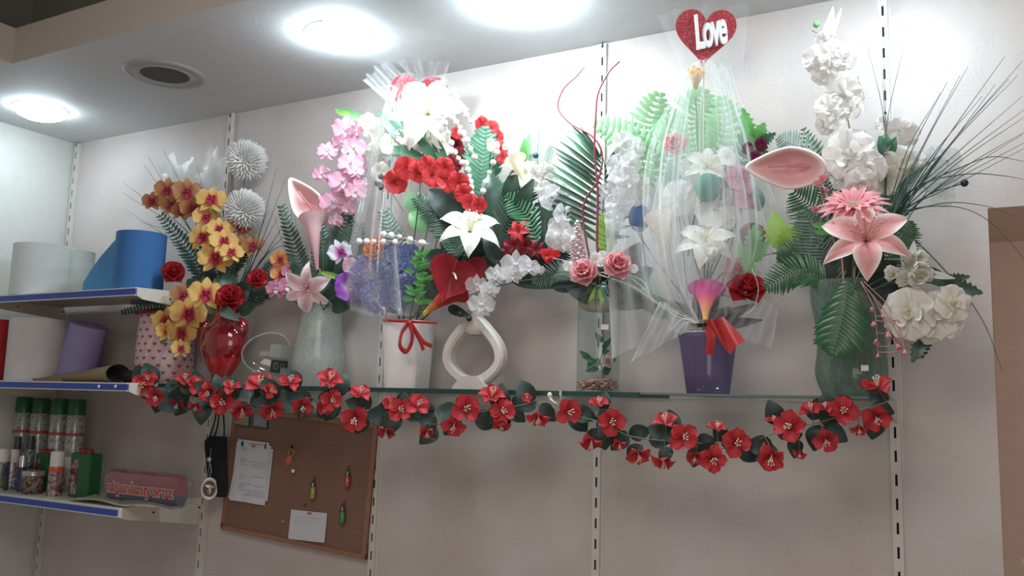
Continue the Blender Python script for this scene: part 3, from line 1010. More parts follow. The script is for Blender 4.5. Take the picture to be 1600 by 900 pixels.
# red heart-shouldered vase
REDG = mat('red_glazed_glass', '#8c0a16', .08, spec=.9, coat=.6)
REDG2 = mat('red_glass_filled', '#c01a22', .12, spec=.8, coat=.4)
VY = -.17
pr, P = lathe_px(345, [(470, 17), (476, 22), (486, 18), (500, 22), (514, 38), (530, 42), (545, 40), (566, 30), (582, 18), (588, 14), (594, 22), (598, 24)], VY)
P.z = GZ
t = thing('vase', 'glossy red glass vase with heart shoulders and a small white price tag', 'vase', P)
sp = smprof(pr, 5)
cut = P.z + (pr[-1][1] - P.z) * .33
lo = [q for q in sp if q[1] <= cut]; hi = [q for q in sp if q[1] >= lo[-1][1]]
MB().lathe(hi, 40, c=(P.x, P.y, 0), sy=.7).build('body', REDG, t)
MB().lathe(lo, 40, c=(P.x, P.y, 0), sy=.7, cap0=True).build('base', REDG2, t)
for sx, px in ((1, 374), (-1, 316)):
    c = at(px, 513, VY); k = mpp(c)
    b = MB().ball(c, 17 * k, 0, 18, 12, (1.0, .7, 1.0))
    b.build('shoulder_lobe', REDG, t)
TAG = mat('price_tag_white', '#dcd8d2', .6)
def pricetag(px, py, y, w, h, parent, nm='price_tag'):
    P = at(px, py, y); k = mpp(P); M = ori(P).to_4x4(); M.translation = P
    MB().box((-w*k/2, -h*k/2, 0), (w*k/2, h*k/2, .0006), 0, M).build(nm, TAG, parent, False)
pricetag(324, 537, -.232, 11, 7, t)

# small clear heart-shaped glass dish standing on edge
HY = -.16
P = at(425, 590, HY); P.z = GZ
t = thing('glass_dish', 'clear round glass dish standing on edge right of the red vase', 'glass dish', P)
c = at(421, 554, HY); k = mpp(c)
M = ori(c, -8).to_4x4(); M.translation = c
CG = glassmat('clear_glass', '#e9f0ee', .04, .03)
b = MB(); rows = []
for f, z in ((1.0, 0), (1.04, .008), (1.0, .016), (.9, -.004), (.6, -.016), (.25, -.022), (.02, -.024)):
    rows.append([M @ V((f * 36 * k * (math.cos(a) - .12 * math.cos(2 * a)), f * 34 * k * math.sin(a) * .97, z)) for a in [2 * PI * j / 40 for j in range(40)]])
b.grid(rows, closed=True); b.build('bowl', CG, t)
b = MB().tube([M @ V((1.03 * 36 * k * (math.cos(a) - .12 * math.cos(2 * a)), 34 * k * math.sin(a), .008)) for a in [2 * PI * j / 40 for j in range(41)]], .0022, 6)
b.build('rim', mat('glass_rim_pale', '#cfd6d4', .1, spec=1, alpha=.55), t)
cards = thing('gift_card', 'black and silver printed card lying inside the clear round dish', 'card', at(436, 572, HY + .01))
for (px, py, w, h, m) in ((436, 573, 26, 20, '#1c1a1c'), (431, 548, 17, 20, '#8d8d84'), (448, 550, 17, 20, '#75786e')):
    q = at(px, py, HY + .005); kk = mpp(q); M2 = ori(q, 5, 0, -4).to_4x4(); M2.translation = q
    MB().box((-w*kk/2, -h*kk/2, 0), (w*kk/2, h*kk/2, .001), 0, M2).build('card_panel', mat('card_' + m[1:], m, .4), cards, False)
    if h == 20 and w == 26:
        for sx in (-5, 5):
            MB().tube([M2 @ V((sx*kk + 3*kk*math.cos(a), 5*kk*math.sin(a), .0015)) for a in [PI * j / 8 * 2 for j in range(9)]], .0008, 4).build('print', mat('silver_print', '#a8a8a4', .3), cards)

# frosted glass vase
FRO = glassmat('frosted_crackle_glass', '#eef3f0', .03, .12, milky=.42, bump=.10, bscale=90)
pr, P = lathe_px(497, [(474, 33), (500, 31), (530, 36), (560, 42), (580, 41), (598, 36), (600, 30)], -.15)
P.z = GZ
t = thing('vase', 'frosted crackle glass vase under the pink lily and dark fern', 'vase', P)
MB().lathe(smprof(pr, 4), 36, c=(P.x, P.y, 0), cap0=True).build('body', FRO, t)
q = at(497, 520, -.15)
MB().box((q.x - .028, q.y - .02, q.z - .02), (q.x + .028, q.y + .02, q.z + .07)).build('floral_foam', mat('floral_foam_pale', '#c4bba8', .9, bump=.3, bscale=200), t, False)

# white ribbed square pot
WPOT = mat('white_ribbed_ceramic', '#e4dedb', .35)
PY3 = -.17
P = at(635, 604, PY3); P.z = GZ
t = thing('flower_pot', 'white square ribbed pot with a red bow, wrapped in cellophane', 'flower pot', P)
k = mpp(P); ztop = at(635, 502, PY3).z
rows = []
nper = 88
for z, hw in ((GZ, 36), (GZ + (ztop - GZ) * .5, 40), (ztop - .004, 44), (ztop, 46), (ztop, 41), (ztop - .02, 40)):
    row = []
    for j in range(nper):
        a = 2 * PI * j / nper
        cc, ss = math.cos(a), math.sin(a)
        rr = (abs(cc) ** 8 + abs(ss) ** 8) ** (-1 / 8)
        rib = 1 - .018 * (j % 2) * (z < ztop - .006)
        x, y2 = cc * rr * hw * k * rib * .80, ss * rr * hw * k * rib * .72
        row.append((P.x + x * .98 - y2 * .1, P.y + y2 + x * .1, z))
    rows.append(row)
b = MB().grid(rows, closed=True)
b.build('body', WPOT, t, 'auto')
b = MB().grid([[(p[0], p[1], ztop - .012) for p in rows[-1]], [(P.x, P.y, ztop - .01)] * nper], closed=True)
b.build('soil_cover', mat('red_foam', '#8a1c2a', .9), t)

# white ring vase
WCER = mat('white_plaster_glaze', '#d9d0c8', .4, noise=.05, bump=.1)
RY = -.17
P = at(741, 604, RY); P.z = GZ
t = thing('vase', 'white teardrop ring vase with an open centre', 'vase', P)
px_ring = [(742, 500), (722, 518), (704, 545), (703, 570), (720, 590), (742, 598), (764, 590), (781, 570), (780, 545), (762, 518)]
pts = [at(a, c_, RY) for a, c_ in px_ring]
for q in pts: q.z += .003
pp = pts + pts[:3]
sp = smooth(pp, 6)[6:6 + 60]
k = mpp(P)
rows = []
N = len(sp)
cen = at(742, 556, RY)
for i in range(N):
    d = (sp[(i + 1) % N] - sp[i - 1]).normalized()
    o_ = d.cross(V((0, 1, 0))).normalized()
    rows.append([sp[i] + o_ * a * 8 * k + V((0, 1, 0)) * c_ * .024 for a, c_ in ((-1, -.6), (-.6, -1), (.6, -1), (1, -.6), (1, .6), (.6, 1), (-.6, 1), (-1, .6))])
rows.append(rows[0])
MB().grid(rows, closed=True).build('ring', WCER, t, 'auto')
pr, _ = lathe_px(742, [(482, 15), (486, 13), (500, 12), (515, 19), (522, 10)], RY, zb=at(742, 524, RY).z)
MB().lathe(pr, 24, c=(P.x, P.y, 0), cap1=True).build('neck', WCER, t)
z0, z1 = GZ, at(741, 590, RY).z
b = MB()
for (w0, zz) in ((30, z0), (30, z0 + .012), (26, z0 + .022), (22, z1)):
    pass
rows = [[(P.x + sx * w * k, P.y + sy * .034, zz) for sx, sy in ((-1, -1), (1, -1), (1, 1), (-1, 1))] for w, zz in ((30, z0), (31, z0 + .010), (25, z0 + .022), (16, z1 + .004))]
b.grid(rows, closed=True).add(rows[0], [(0, 1, 2, 3)])
b.build('foot', WCER, t, 'auto')

# clear cylinder vase with floral foam, plant and pebbles
CY = -.16
pr, P = lathe_px(934, [(462, 33), (608, 33)], CY)
P.z = GZ
t = thing('vase', 'tall clear glass cylinder vase with pebbles and a green sprig inside', 'vase', P)
r, ztop = pr[-1][0], pr[-1][1]
MB().lathe([(r * .2, GZ + .001), (r * .97, GZ), (r, GZ + .004), (r, ztop)], 40, c=(P.x, P.y, 0)).build('glass_body', CG, t)
pricetag(945, 511, CY - .085, 12, 8, t)
o = MB().lathe([(0, ztop - .052), (r * .6, ztop - .05), (r * .93, ztop - .036), (r * .95, ztop - .012), (r * .7, ztop - .002), (0, ztop)], 30, c=(P.x, P.y, 0)).build('floral_foam', mat('cream_foam', '#dcd2c2', .9, bump=.3, bscale=150), org=(P.x, P.y, ztop - .05))
tag(o, 'pale disc of floral foam in the mouth of the clear cylinder vase', 'floral foam')
PEB = mat('pink_pebbles', '#c89a8c', .6, noise=.3, nscale=60)
mb = MB(); rnd = random.Random(3)
for i in range(150):
    a = rnd.uniform(0, 2 * PI); rr = r * .86 * math.sqrt(rnd.random())
    mb.ball((P.x + rr * math.cos(a), P.y + rr * math.sin(a), GZ + .010 + rnd.uniform(0, .030)), rnd.uniform(.005, .008), 0, 7, 5, (1.2, 1, .8))
o = mb.build('pebbles', PEB, org=(P.x, P.y, GZ)); o['kind'] = 'stuff'
tag(o, 'pinkish pebbles filling the bottom of the clear cylinder vase', 'pebbles')
t2 = thing('plant_sprig', 'green sprig with a pale rosebud standing inside the clear cylinder vase', 'plant sprig', P + V((0, 0, .02)))
q = [at(x_, y_, CY) for x_, y_ in ((945, 592), (938, 565), (944, 540), (940, 515))]
MB().tube(smooth(q), .0013, 5).build('stem', G_STEM, t2)
for (x0, y0, x1, y1) in ((940, 570, 908, 556), (925, 563, 905, 548), (936, 575, 915, 580), (942, 545, 955, 528), (941, 535, 930, 520), (943, 580, 962, 560), (941, 550, 952, 548), (938, 562, 922, 572), (944, 585, 955, 575), (926, 562, 918, 575)):
    a, c_ = at(x0, y0, CY), at(x1, y1, CY - .02)
    mb = MB(); leaf_mesh(mb, a, c_, 9 * mpp(a)); mb.build('leaf', G_MID, t2)
put_bloom(t2, 'rose', LPP, at(950, 566, CY - .02), 11 * mpp(P), 0, 20, name='rosebud')

# purple vase
PUG = glassmat('purple_glass', '#b0a8c8', .07, .05, milky=.42, milkcol='#9484b0')
pr, P = lathe_px(1106, [(522, 46), (535, 44), (622, 33)], -.16)
P.z = GZ
t = thing('vase', 'tapered purple glass vase under the tulle-wrapped bouquet', 'vase', P)
MB().lathe([(pr[0][0] * .3, GZ + .003)] + smprof(pr, 3), 40, c=(P.x, P.y, 0), cap0=True, fold=lambda a, z: 1 + .012 * math.cos(10 * a)).build('body', PUG, t)
MB().tube([V((P.x + pr[-1][0] * math.cos(a), P.y + pr[-1][0] * math.sin(a), pr[-1][1])) for a in [2 * PI * j / 30 for j in range(31)]], .002, 5).build('rim', mat('lilac_rim', '#b8a8d0', .15, spec=.9), t)

# big green glass vase
GRG = glassmat('green_tint_glass', '#b8d0c2', .07, .08, milky=.36, milkcol='#a8c0b4', bump=.10, bscale=60)
GY = -.16
pr, P = lathe_px(1331, [(440, 58), (470, 58), (510, 52), (550, 50), (590, 54), (622, 44), (627, 42)], GY)
P.z = GZ
t = thing('vase', 'big wavy green tinted glass vase at the right end of the shelf', 'vase', P)
MB().lathe(smprof(pr, 4), 36, c=(P.x, P.y, 0), cap0=True, sy=.8).build('body', GRG, t)
MB().lathe([(r_ * .72, z_) for r_, z_ in smprof(pr, 4) if z_ < GZ + .75 * (pr[-1][1] - GZ)], 30, c=(P.x + .012, P.y, 0.004), sy=.8, cap1=True).build('liner', glassmat('green_liner', '#9cc4b0', .02, .2, milky=.30, milkcol='#93b9a6'), t)
pricetag(1351, 575, GY - .09, 11, 9, t)

# ================================================================== LEFT: red vase bouquet
Y1 = -.19
spray('orchid_spray', 'drooping spray of amber and yellow orchids at the upper left of the red vase', 'orchid spray',
      [(345, 480), (350, 400), (335, 330), (290, 295), (235, 318)],
      [(238, 315, 17, {'mats': OROR}), (262, 297, 21, {'mats': OROR}), (268, 322, 20, {'mats': OROR}), (292, 300, 24, {'mats': OROR}), (302, 326, 22, {'mats': OROR}), (284, 330, 18, {'mats': OROR}), (331, 313, 26), (322, 340, 22), (342, 358, 20), (318, 372, 26), (350, 378, 24), (337, 404, 29), (362, 395, 20)],
      'orchid', ORY, Y1, 'yellow orchid sprays', pitch=10, roll=0)
spray('orchid_spray', 'spray of yellow orchids with magenta hearts hanging over the left of the red vase', 'orchid spray',
      [(340, 485), (322, 455), (290, 480), (272, 515), (280, 545)],
      [(322, 460, 29, {'yaw': 0, 'pitch': 5}), (286, 462, 22, {'mats': OROR}), (294, 490, 30, {'yaw': 10, 'pitch': 5}), (258, 500, 24), (284, 520, 24), (262, 518, 20), (282, 545, 17)],
      'orchid', ORY, Y1 - .05, 'yellow orchid sprays', roll=0, leaves_=[(258, 520, 252, 538, 12, G_BRIGHT)])
spray('orchid_spray', 'brown shaded orchid spray behind the white pompon flowers of the red vase', 'orchid spray',
      [(355, 480), (385, 420), (385, 370)], [(375, 355, 22), (395, 385, 20), (368, 385, 20)], 'orchid', OROR, Y1 + .08, pitch=20)
for (x, y_, r, lab, pts) in ((270, 427, 19, 'red rose at the far left, in front of the blue roll', [(335, 485), (300, 455), (270, 430)]),
                            (402, 437, 17, 'red rose right of the yellow orchids', [(352, 485), (380, 460), (402, 440)]),
                            (360, 468, 24, 'large red rose at the mouth of the red vase', [(350, 492), (356, 480), (360, 470)])):
    spray('rose_flower', lab, 'rose', pts, [(x, y_, r)], 'rose', RS, Y1 - .05, 'red roses in the red vase', yaw=0, pitch=25, jitter=10)
for (x, y_, r, lab, pts) in ((386, 250, 33, 'upper white pompon flower above the red vase', [(352, 480), (372, 380), (385, 262)]),
                            (383, 327, 33, 'lower white pompon flower above the red vase', [(352, 480), (366, 400), (382, 335)])):
    spray('pompon_flower', lab, 'pompon flower', pts, [(x, y_, r)], 'pompon', PM, Y1 + .09, 'white pompon flowers', jitter=5)
SHEER = petalmat('sheer_leaf', [(0, '#dfe6e4'), (1, '#eaeeed')], alpha=.5, rough=.2, spec=.8)
leaves('sheer_leaf_spray', 'ghostly sheer white leaves rising behind the amber orchids', 'leaf spray',
       [(268, 290, 262, 245, 22, -.05, SHEER), (275, 292, 283, 258, 16, -.05, SHEER), (264, 280, 248, 252, 14, -.05, SHEER), (330, 290, 326, 232, 20, -.05, SHEER), (336, 290, 345, 255, 14, -.05, SHEER), (328, 285, 340, 228, 12, -.05, SHEER)],
       stem=[(345, 480), (320, 380), (275, 290)], y=-.08)
grass('grass_spray', 'dark grass blades fanning up from the red vase',
      [[(365, 475), (400, 400), (445, 282)], [(365, 475), (400, 385), (432, 262)], [(368, 475), (410, 405), (450, 340)], [(368, 475), (405, 410), (455, 358)], [(362, 475), (392, 400), (418, 330)], [(360, 475), (365, 380), (362, 255)], [(360, 475), (372, 370), (382, 270)], [(368, 475), (415, 400), (452, 380)], [(365, 475), (390, 420), (440, 330)],
       [(350, 480), (320, 400), (232, 245)], [(350, 480), (310, 380), (225, 258)], [(350, 480), (300, 370), (192, 285)], [(345, 480), (290, 370), (190, 300)], [(352, 480), (330, 380), (255, 235)], [(350, 480), (300, 400), (200, 330)], [(356, 480), (322, 390), (300, 300)], [(356, 480), (340, 390), (308, 260)], [(345, 480), (300, 380), (215, 345)]],
      y=Y1 + .03, r=.75)
fronds('fern_bunch', 'dark feathery ferns behind the yellow orchids in the red vase', 'fern',
       [([(335, 470), (300, 400), (250, 335)], Y1 + .06, 24, 26, 'feather', G_DARK, {'fwd': .7}),
        ([(345, 475), (325, 420), (330, 330)], Y1 + .08, 20, 22, 'feather', G_DARK, {'fwd': .7}),
        ([(355, 480), (400, 450), (430, 405)], Y1 + .06, 22, 22, 'feather', G_DARK, {'fwd': .6}),
        ([(350, 485), (385, 470), (425, 455)], Y1 + .05, 22, 20, 'feather', G_DARK, {'fwd': .6}),
        ([(345, 480), (360, 420), (400, 375)], Y1 + .07, 22, 22, 'feather', G_DARK, {'fwd': .6}),
        ([(300, 478), (245, 478), (190, 488)], Y1 + .04, 15, 22, 'feather', G_DARK, {'fwd': .8}),
        ([(295, 470), (245, 468), (205, 472)], Y1 + .05, 15, 20, 'feather', G_DARK, {'fwd': .8})])
G_GREY = mat('rose_leaf_grey_green', '#52645a', .5, noise=.2)
leaves('rose_leaves', 'dull green rose leaves around the mouth of the red vase', 'leaf spray',
       [(318, 462, 292, 436, 26, Y1, G_GREY), (322, 470, 318, 432, 24, Y1, G_GREY), (345, 470, 340, 430, 26, Y1 + .02, G_DARK), (365, 480, 388, 455, 26, Y1, G_GREY), (372, 485, 402, 475, 24, Y1, G_DARK), (345, 482, 372, 500, 18, Y1 - .08, G_GREY), (365, 455, 350, 425, 26, Y1 + .02, G_DARK), (372, 460, 392, 436, 24, Y1 + .02, G_DARK)])
spray('orchid_spray', 'pink and orange orchids between the red vase and the pink lily', 'orchid spray',
      [(490, 480), (460, 470), (440, 410)], [(437, 405, 17, {'mats': PKD2}), (440, 428, 19, {'mats': PKD2}), (452, 448, 20, {'mats': PKD}), (432, 452, 18, {'mats': PKD}), (455, 425, 16, {'mats': PKD})], 'orchid', PKD, -.16, roll=0)

# ================================================================== frosted vase bouquet
Y2 = -.17
spray('orchid_spray', 'tall spray of pink orchids left of the cellophane bouquet', 'orchid spray',
      [(500, 478), (530, 400), (545, 320), (545, 190)],
      [(541, 203, 25), (555, 205, 14), (512, 237, 18), (532, 222, 16), (553, 232, 22), (548, 256, 23), (566, 256, 13), (503, 272, 16), (534, 284, 24), (556, 300, 20), (563, 285, 12), (520, 317, 23), (545, 326, 14), (525, 345, 13), (556, 268, 14), (531, 300, 14)],
      'orchid', PK, Y2, roll=0, jitter=35)
def single(name, label, cat, stem, kind, mats, x, y_, r, y, yaw=0, pitch=0, roll=0, part='bloom', sc=(1, 1, 1), group=None, stem_m=None):
    t = thing(name, label, cat, at(*stem[0], y), group)
    P = at(x, y_, y - .02)
    MB().tube(smooth(path_px(stem, y) , 6), .0022, 6).build('stem', stem_m or G_STEM, t)
    put_bloom(t, kind, mats, P, r * mpp(P), yaw, pitch, roll, sc=sc, name=part)
    return t
PSTEM = mat('pink_stem', '#c88a92', .5)
single('calla_lily', 'pale pink calla lily with a white rim left of the pink orchids', 'calla lily', [(500, 478), (505, 400), (497, 340)], 'calla', CP, 479, 318, 34, Y2 - .02, -15, 0, 38, sc=(1.1, 1.2, 1))
single('calla_lily', 'dusky pink calla seen from the side below the rimmed calla', 'calla lily', [(500, 480), (500, 440), (500, 420)], 'trumpet', CPD, 492, 378, 36, Y2, 0, 0, 8, sc=(.8, 1.2, .8), stem_m=PSTEM)
single('orchid_flower', 'white orchid with a magenta heart beside the cellophane edge', 'orchid', [(505, 480), (520, 430), (532, 400)], 'orchid', WM, 531, 394, 22, Y2 - .03, 25, 10, 20)
single('orchid_flower', 'small pale pink orchid under the white and magenta one', 'orchid', [(510, 480), (530, 440), (545, 415)], 'five', PK, 547, 415, 14, Y2 - .03, 10, 0, 0)
single('lily_flower', 'pale pink lily leaning out left over the frosted vase', 'lily', [(505, 485), (495, 460), (482, 450)], 'lily', LPP, 481, 450, 36, Y2 - .07, -20, -15, 15)
single('orchid_flower', 'purple orchid in front of the cellophane edge', 'orchid', [(505, 485), (520, 465), (540, 450)], 'five', PU, 543, 449, 26, Y2 - .05, 20, 10, 0)
leaves('lily_bud', 'pale green unopened lily bud pointing left above the pink orchids', 'lily bud',
       [(582, 192, 520, 168, 15, -.15, G_LIGHT, {'fold': .5}), (560, 184, 524, 174, 10, -.16, G_LIME)], stem=[(600, 300), (595, 220), (575, 188)])
fronds('fern_bunch', 'dark feathery ferns standing in the frosted vase', 'fern',
       [([(488, 478), (468, 410), (440, 322)], Y2 + .02, 24, 28, 'feather', G_DARK, {'fwd': .7}),
        ([(500, 478), (540, 420), (560, 350)], Y2 + .06, 30, 24, 'feather', G_DARK, {'fwd': .6}),
        ([(500, 478), (520, 400), (545, 330)], Y2 + .08, 28, 24, 'feather', G_DARK, {'fwd': .6}),
        ([(498, 478), (505, 420), (500, 350)], Y2 + .06, 28, 24, 'feather', G_DARK, {'fwd': .6})])
leaves('leaf_spray', 'dark leaves packed at the mouth of the frosted vase', 'leaf spray',
       [(500, 478, 470, 440, 34, Y2, G_DARK), (505, 476, 500, 425, 36, Y2, G_DARK), (510, 478, 545, 440, 34, Y2, G_DARK), (515, 478, 560, 468, 30, Y2, G_DARK), (495, 478, 465, 470, 26, Y2, G_DARK), (520, 440, 545, 350, 34, Y2 + .06, G_DARK), (510, 440, 515, 370, 30, Y2 + .06, G_DARK), (500, 425, 552, 440, 9, Y2 - .06, G_LIME)])
grass('grass_spray', 'thin dark blades between the two left bouquets', [[(500, 478), (450, 400), (428, 335)], [(500, 478), (460, 370), (455, 290)], [(500, 478), (470, 380), (446, 275)]], y=Y2 + .05, r=.5)

# ================================================================== cellophane bouquet in the white ribbed pot
Y3 = -.18
single('lily_flower', 'large bright white lily at the top of the cellophane bouquet', 'lily', [(630, 500), (650, 350), (668, 180)], 'lily', LW, 668, 178, 56, Y3 - .02, -15, 25, 0)
single('lily_flower', 'white lily with long cream stamens above the red anthurium', 'lily', [(650, 500), (700, 430), (732, 366)], 'lily', LW, 734, 362, 47, Y3 - .09, 5, 48, 15)
spray('orchid_spray', 'off-white orchids left inside the cellophane bouquet', 'orchid spray', [(625, 500), (600, 380), (600, 230), (620, 170)],
      [(577, 195, 20), (594, 205, 24), (590, 240, 22), (612, 225, 20), (596, 270, 18), (620, 172, 22), (650, 150, 24), (683, 146, 20), (640, 208, 24), (690, 222, 26), (660, 218, 22)], 'five', CR, Y3 + .02, jitter=45)
spray('orchid_spray', 'arching spray of red orchids across the cellophane bouquet', 'orchid spray', [(650, 500), (690, 400), (735, 330), (705, 280), (650, 262), (615, 285)],
      [(618, 284, 21, {'yaw': 0, 'pitch': 5}), (634, 262, 20), (654, 268, 19), (668, 258, 16), (676, 275, 20), (694, 262, 18), (700, 282, 20), (716, 286, 19), (724, 302, 17), (735, 316, 15), (748, 320, 14)], 'five', RD, Y3 - .07, jitter=20)
spray('orchid_spray', 'red orchids standing behind the big ribbed leaf', 'orchid spray', [(650, 500), (690, 350), (720, 240), (755, 200)],
      [(752, 193, 13), (768, 200, 13), (775, 214, 13), (782, 232, 13), (785, 246, 11), (715, 207, 11), (708, 228, 17, {'mats': DR}), (714, 246, 18, {'mats': DR}), (706, 258, 16, {'mats': DR})], 'five', RD, Y3 + .06, jitter=25)
t = thing('berry_sprig', 'three dark berries left of the arching red orchids', 'berries', at(630, 330, Y3 - .06))
for x, y_ in ((595, 276), (590, 287), (595, 293)):
    MB().tube(smooth(path_px([(630, 330), (608, 295), (x, y_)], Y3 - .06), 4), .0008, 4).build('stalk', G_STEM, t)
    P = at(x, y_, Y3 - .06); MB().ball(P, 4.6 * mpp(P), 0, 12, 8).build('berry', BERRY, t)
beads('pearl_string', 'two level strings of white pearls across the cellophane', 'pearl string', [([(556, 377), (600, 378), (672, 380)], 7), ([(594, 365), (625, 370), (668, 382)], 5)], PEARL, PEARL, 5, Y3 - .10, 'white pearl strings')
beads('pearl_string', 'pearl strings hanging down beside the big white lily', 'pearl string',
      [([(708, 137), (720, 165), (740, 195)], 6), ([(690, 170), (700, 205), (712, 240), (726, 258)], 7), ([(705, 180), (725, 208), (745, 252)], 7), ([(728, 250), (735, 280), (738, 306)], 6), ([(716, 200), (728, 220), (740, 240)], 3)], PEARL, PEARL, 5, Y3 - .06, 'white pearl strings')
beads('pearl_string', 'short pearl string right of the big ribbed leaf', 'pearl string', [([(780, 230), (768, 262), (757, 292), (752, 318)], 6)], PEARL, PEARL, 5, Y3 - .04, 'white pearl strings')
spray('flower_cluster', 'small white blossoms by the short pearl string', 'blossom cluster', [(745, 330), (765, 260)], [(766, 222, 7), (768, 230, 8), (776, 226, 6), (790, 228, 7)], 'five', WH, Y3 - .03, stem_r=.001)
single('anthurium', 'large dark red anthurium with a yellow spadix in front of the cellophane', 'anthurium', [(640, 500), (670, 470), (700, 430)], 'anthurium', AR, 706, 432, 43, Y3 - .13, 12, 5, -22)
single('anthurium', 'red anthurium half hidden behind the larger one', 'anthurium', [(660, 500), (710, 450), (733, 420)], 'anthurium', AR, 735, 425, 30, Y3 - .06, 20, 0, 20)
single('calla_lily', 'red and yellow calla at the rim of the white ribbed pot', 'calla lily', [(640, 503), (655, 500), (665, 495)], 'trumpet', CRY, 688, 470, 36, Y3 - .06, 10, 10, -50)
single('hibiscus_flower', 'orange bloom inside the cellophane under the pearls', 'orange flower', [(625, 500), (610, 440), (595, 400)], 'rose', OF + [OF[0]], 590, 393, 22, Y3 - .02, -20, 10, 0)
spray('hydrangea', 'blue and lilac hydrangea heads inside the cellophane', 'hydrangea', [(625, 505), (615, 470), (600, 440)], [(580, 425, 30, {'mats': LF}), (612, 410, 30), (632, 425, 24), (590, 460, 28, {'mats': LF}), (620, 455, 28), (640, 400, 18), (565, 450, 18, {'mats': LF})], 'fluffy', BF, Y3, jitter=10)
fronds('fern_bunch', 'dark ferns and a big ribbed leaf behind the red orchids and white lily', 'fern',
       [([(742, 335), (752, 270), (758, 200)], Y3 + .02, 36, 22, 'broad', G_MID, {'fwd': .6, 'lw': .02}),
        ([(720, 400), (690, 350), (650, 308)], Y3 - .02, 30, 26, 'feather', G_DARK, {'fwd': .5}),
        ([(730, 400), (700, 350), (680, 310)], Y3, 34, 26, 'feather', G_DARK, {'fwd': .5}),
        ([(640, 470), (625, 400), (600, 330)], Y3 + .04, 30, 24, 'feather', G_DARK, {'fwd': .5}),
        ([(700, 430), (640, 400), (590, 410)], Y3 + .05, 26, 22, 'feather', G_DARK, {'fwd': .5}),
        ([(700, 440), (760, 400), (790, 380)], Y3 + .02, 36, 24, 'feather', G_DARK, {'fwd': .5}),
        ([(690, 440), (720, 380), (770, 340)], Y3 + .03, 40, 26, 'feather', G_DARK, {'fwd': .5})])
leaves('leaf_spray', 'broad green leaves rising left of the big white lily', 'leaf spray',
       [(645, 235, 588, 170, 20, Y3, G_MID), (650, 238, 610, 168, 16, Y3, G_MID), (670, 250, 605, 228, 16, Y3, G_MID), (690, 260, 645, 205, 16, Y3, G_MID), (700, 262, 672, 205, 16, Y3, G_MID), (640, 215, 626, 172, 12, Y3, G_MID), (672, 262, 608, 240, 10, Y3, G_MID)], stem=[(640, 500), (670, 350), (700, 265), (640, 225)])
G_SHAD = mat('leaf_blackish_green', '#2a3a34', .5, noise=.2)  # dark leaf green, raised a little to put haze into its colour
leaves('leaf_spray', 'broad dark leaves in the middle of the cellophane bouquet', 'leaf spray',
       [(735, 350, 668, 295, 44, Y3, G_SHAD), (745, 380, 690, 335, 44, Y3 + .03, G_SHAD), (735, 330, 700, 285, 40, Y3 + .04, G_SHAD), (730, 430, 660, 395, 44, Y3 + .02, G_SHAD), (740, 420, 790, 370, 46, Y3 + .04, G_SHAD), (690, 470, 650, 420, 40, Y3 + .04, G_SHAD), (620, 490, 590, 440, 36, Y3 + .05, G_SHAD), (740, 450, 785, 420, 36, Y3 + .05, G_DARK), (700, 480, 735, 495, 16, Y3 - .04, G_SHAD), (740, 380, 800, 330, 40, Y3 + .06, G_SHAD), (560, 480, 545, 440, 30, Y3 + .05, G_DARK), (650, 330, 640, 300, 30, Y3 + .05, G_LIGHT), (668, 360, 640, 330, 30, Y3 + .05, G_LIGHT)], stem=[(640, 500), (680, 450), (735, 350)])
rnd = random.Random(5)
sp_ = []
for i in range(22):
    cx, cy = 655 + rnd.uniform(-10, 10), 400 + i * 3.6
    s_ = -1 if i % 2 else 1
    sp_.append((cx, cy, cx + s_ * rnd.uniform(10, 20), cy - rnd.uniform(2, 14), 8, Y3 - .14, G_BRIGHT))
leaves('leaf_spray', 'sprig of bright green cut leaves beside the red anthurium', 'leaf spray', sp_, stem=[(660, 490), (652, 440), (660, 395)], y=Y3 - .13)

HEART_R = None
def heart_poly(n=48):
    out = []
    for j in range(n):
        th = 2 * PI * j / n
        out.append((16 * math.sin(th) ** 3 / 17, (13 * math.cos(th) - 5 * math.cos(2 * th) - 2 * math.cos(3 * th) - math.cos(4 * th)) / 17))
    return out
def glitter(name, c):
    k = NT(name)
    tc = k.n('ShaderNodeTexCoord')
    vo = k.n('ShaderNodeTexVoronoi', i_Scale=420.0)
    k.set(vo.inputs['Vector'], tc.outputs['Object'])
    sepc = k.n('ShaderNodeSeparateColor'); k.set(sepc.inputs[0], vo.outputs['Color'])
    col = k.ramp(sepc.outputs[0], [(0.0, c), (0.8, c), (0.97, '#e88a8a')])
    k.set(k.b.inputs['Base Color'], col)
    k.set(k.b.inputs['Metallic'], k.math('MULTIPLY', sepc.outputs[1], .7))
    k.b.inputs['Roughness'].default_value = .3
    bp = k.n('ShaderNodeBump', i_Strength=.9, i_Distance=.002)
    k.set(bp.inputs['Height'], sepc.outputs[2])
    k.set(k.b.inputs['Normal'], bp)
    return k.m
GLIT = glitter('red_glitter', '#b03040')
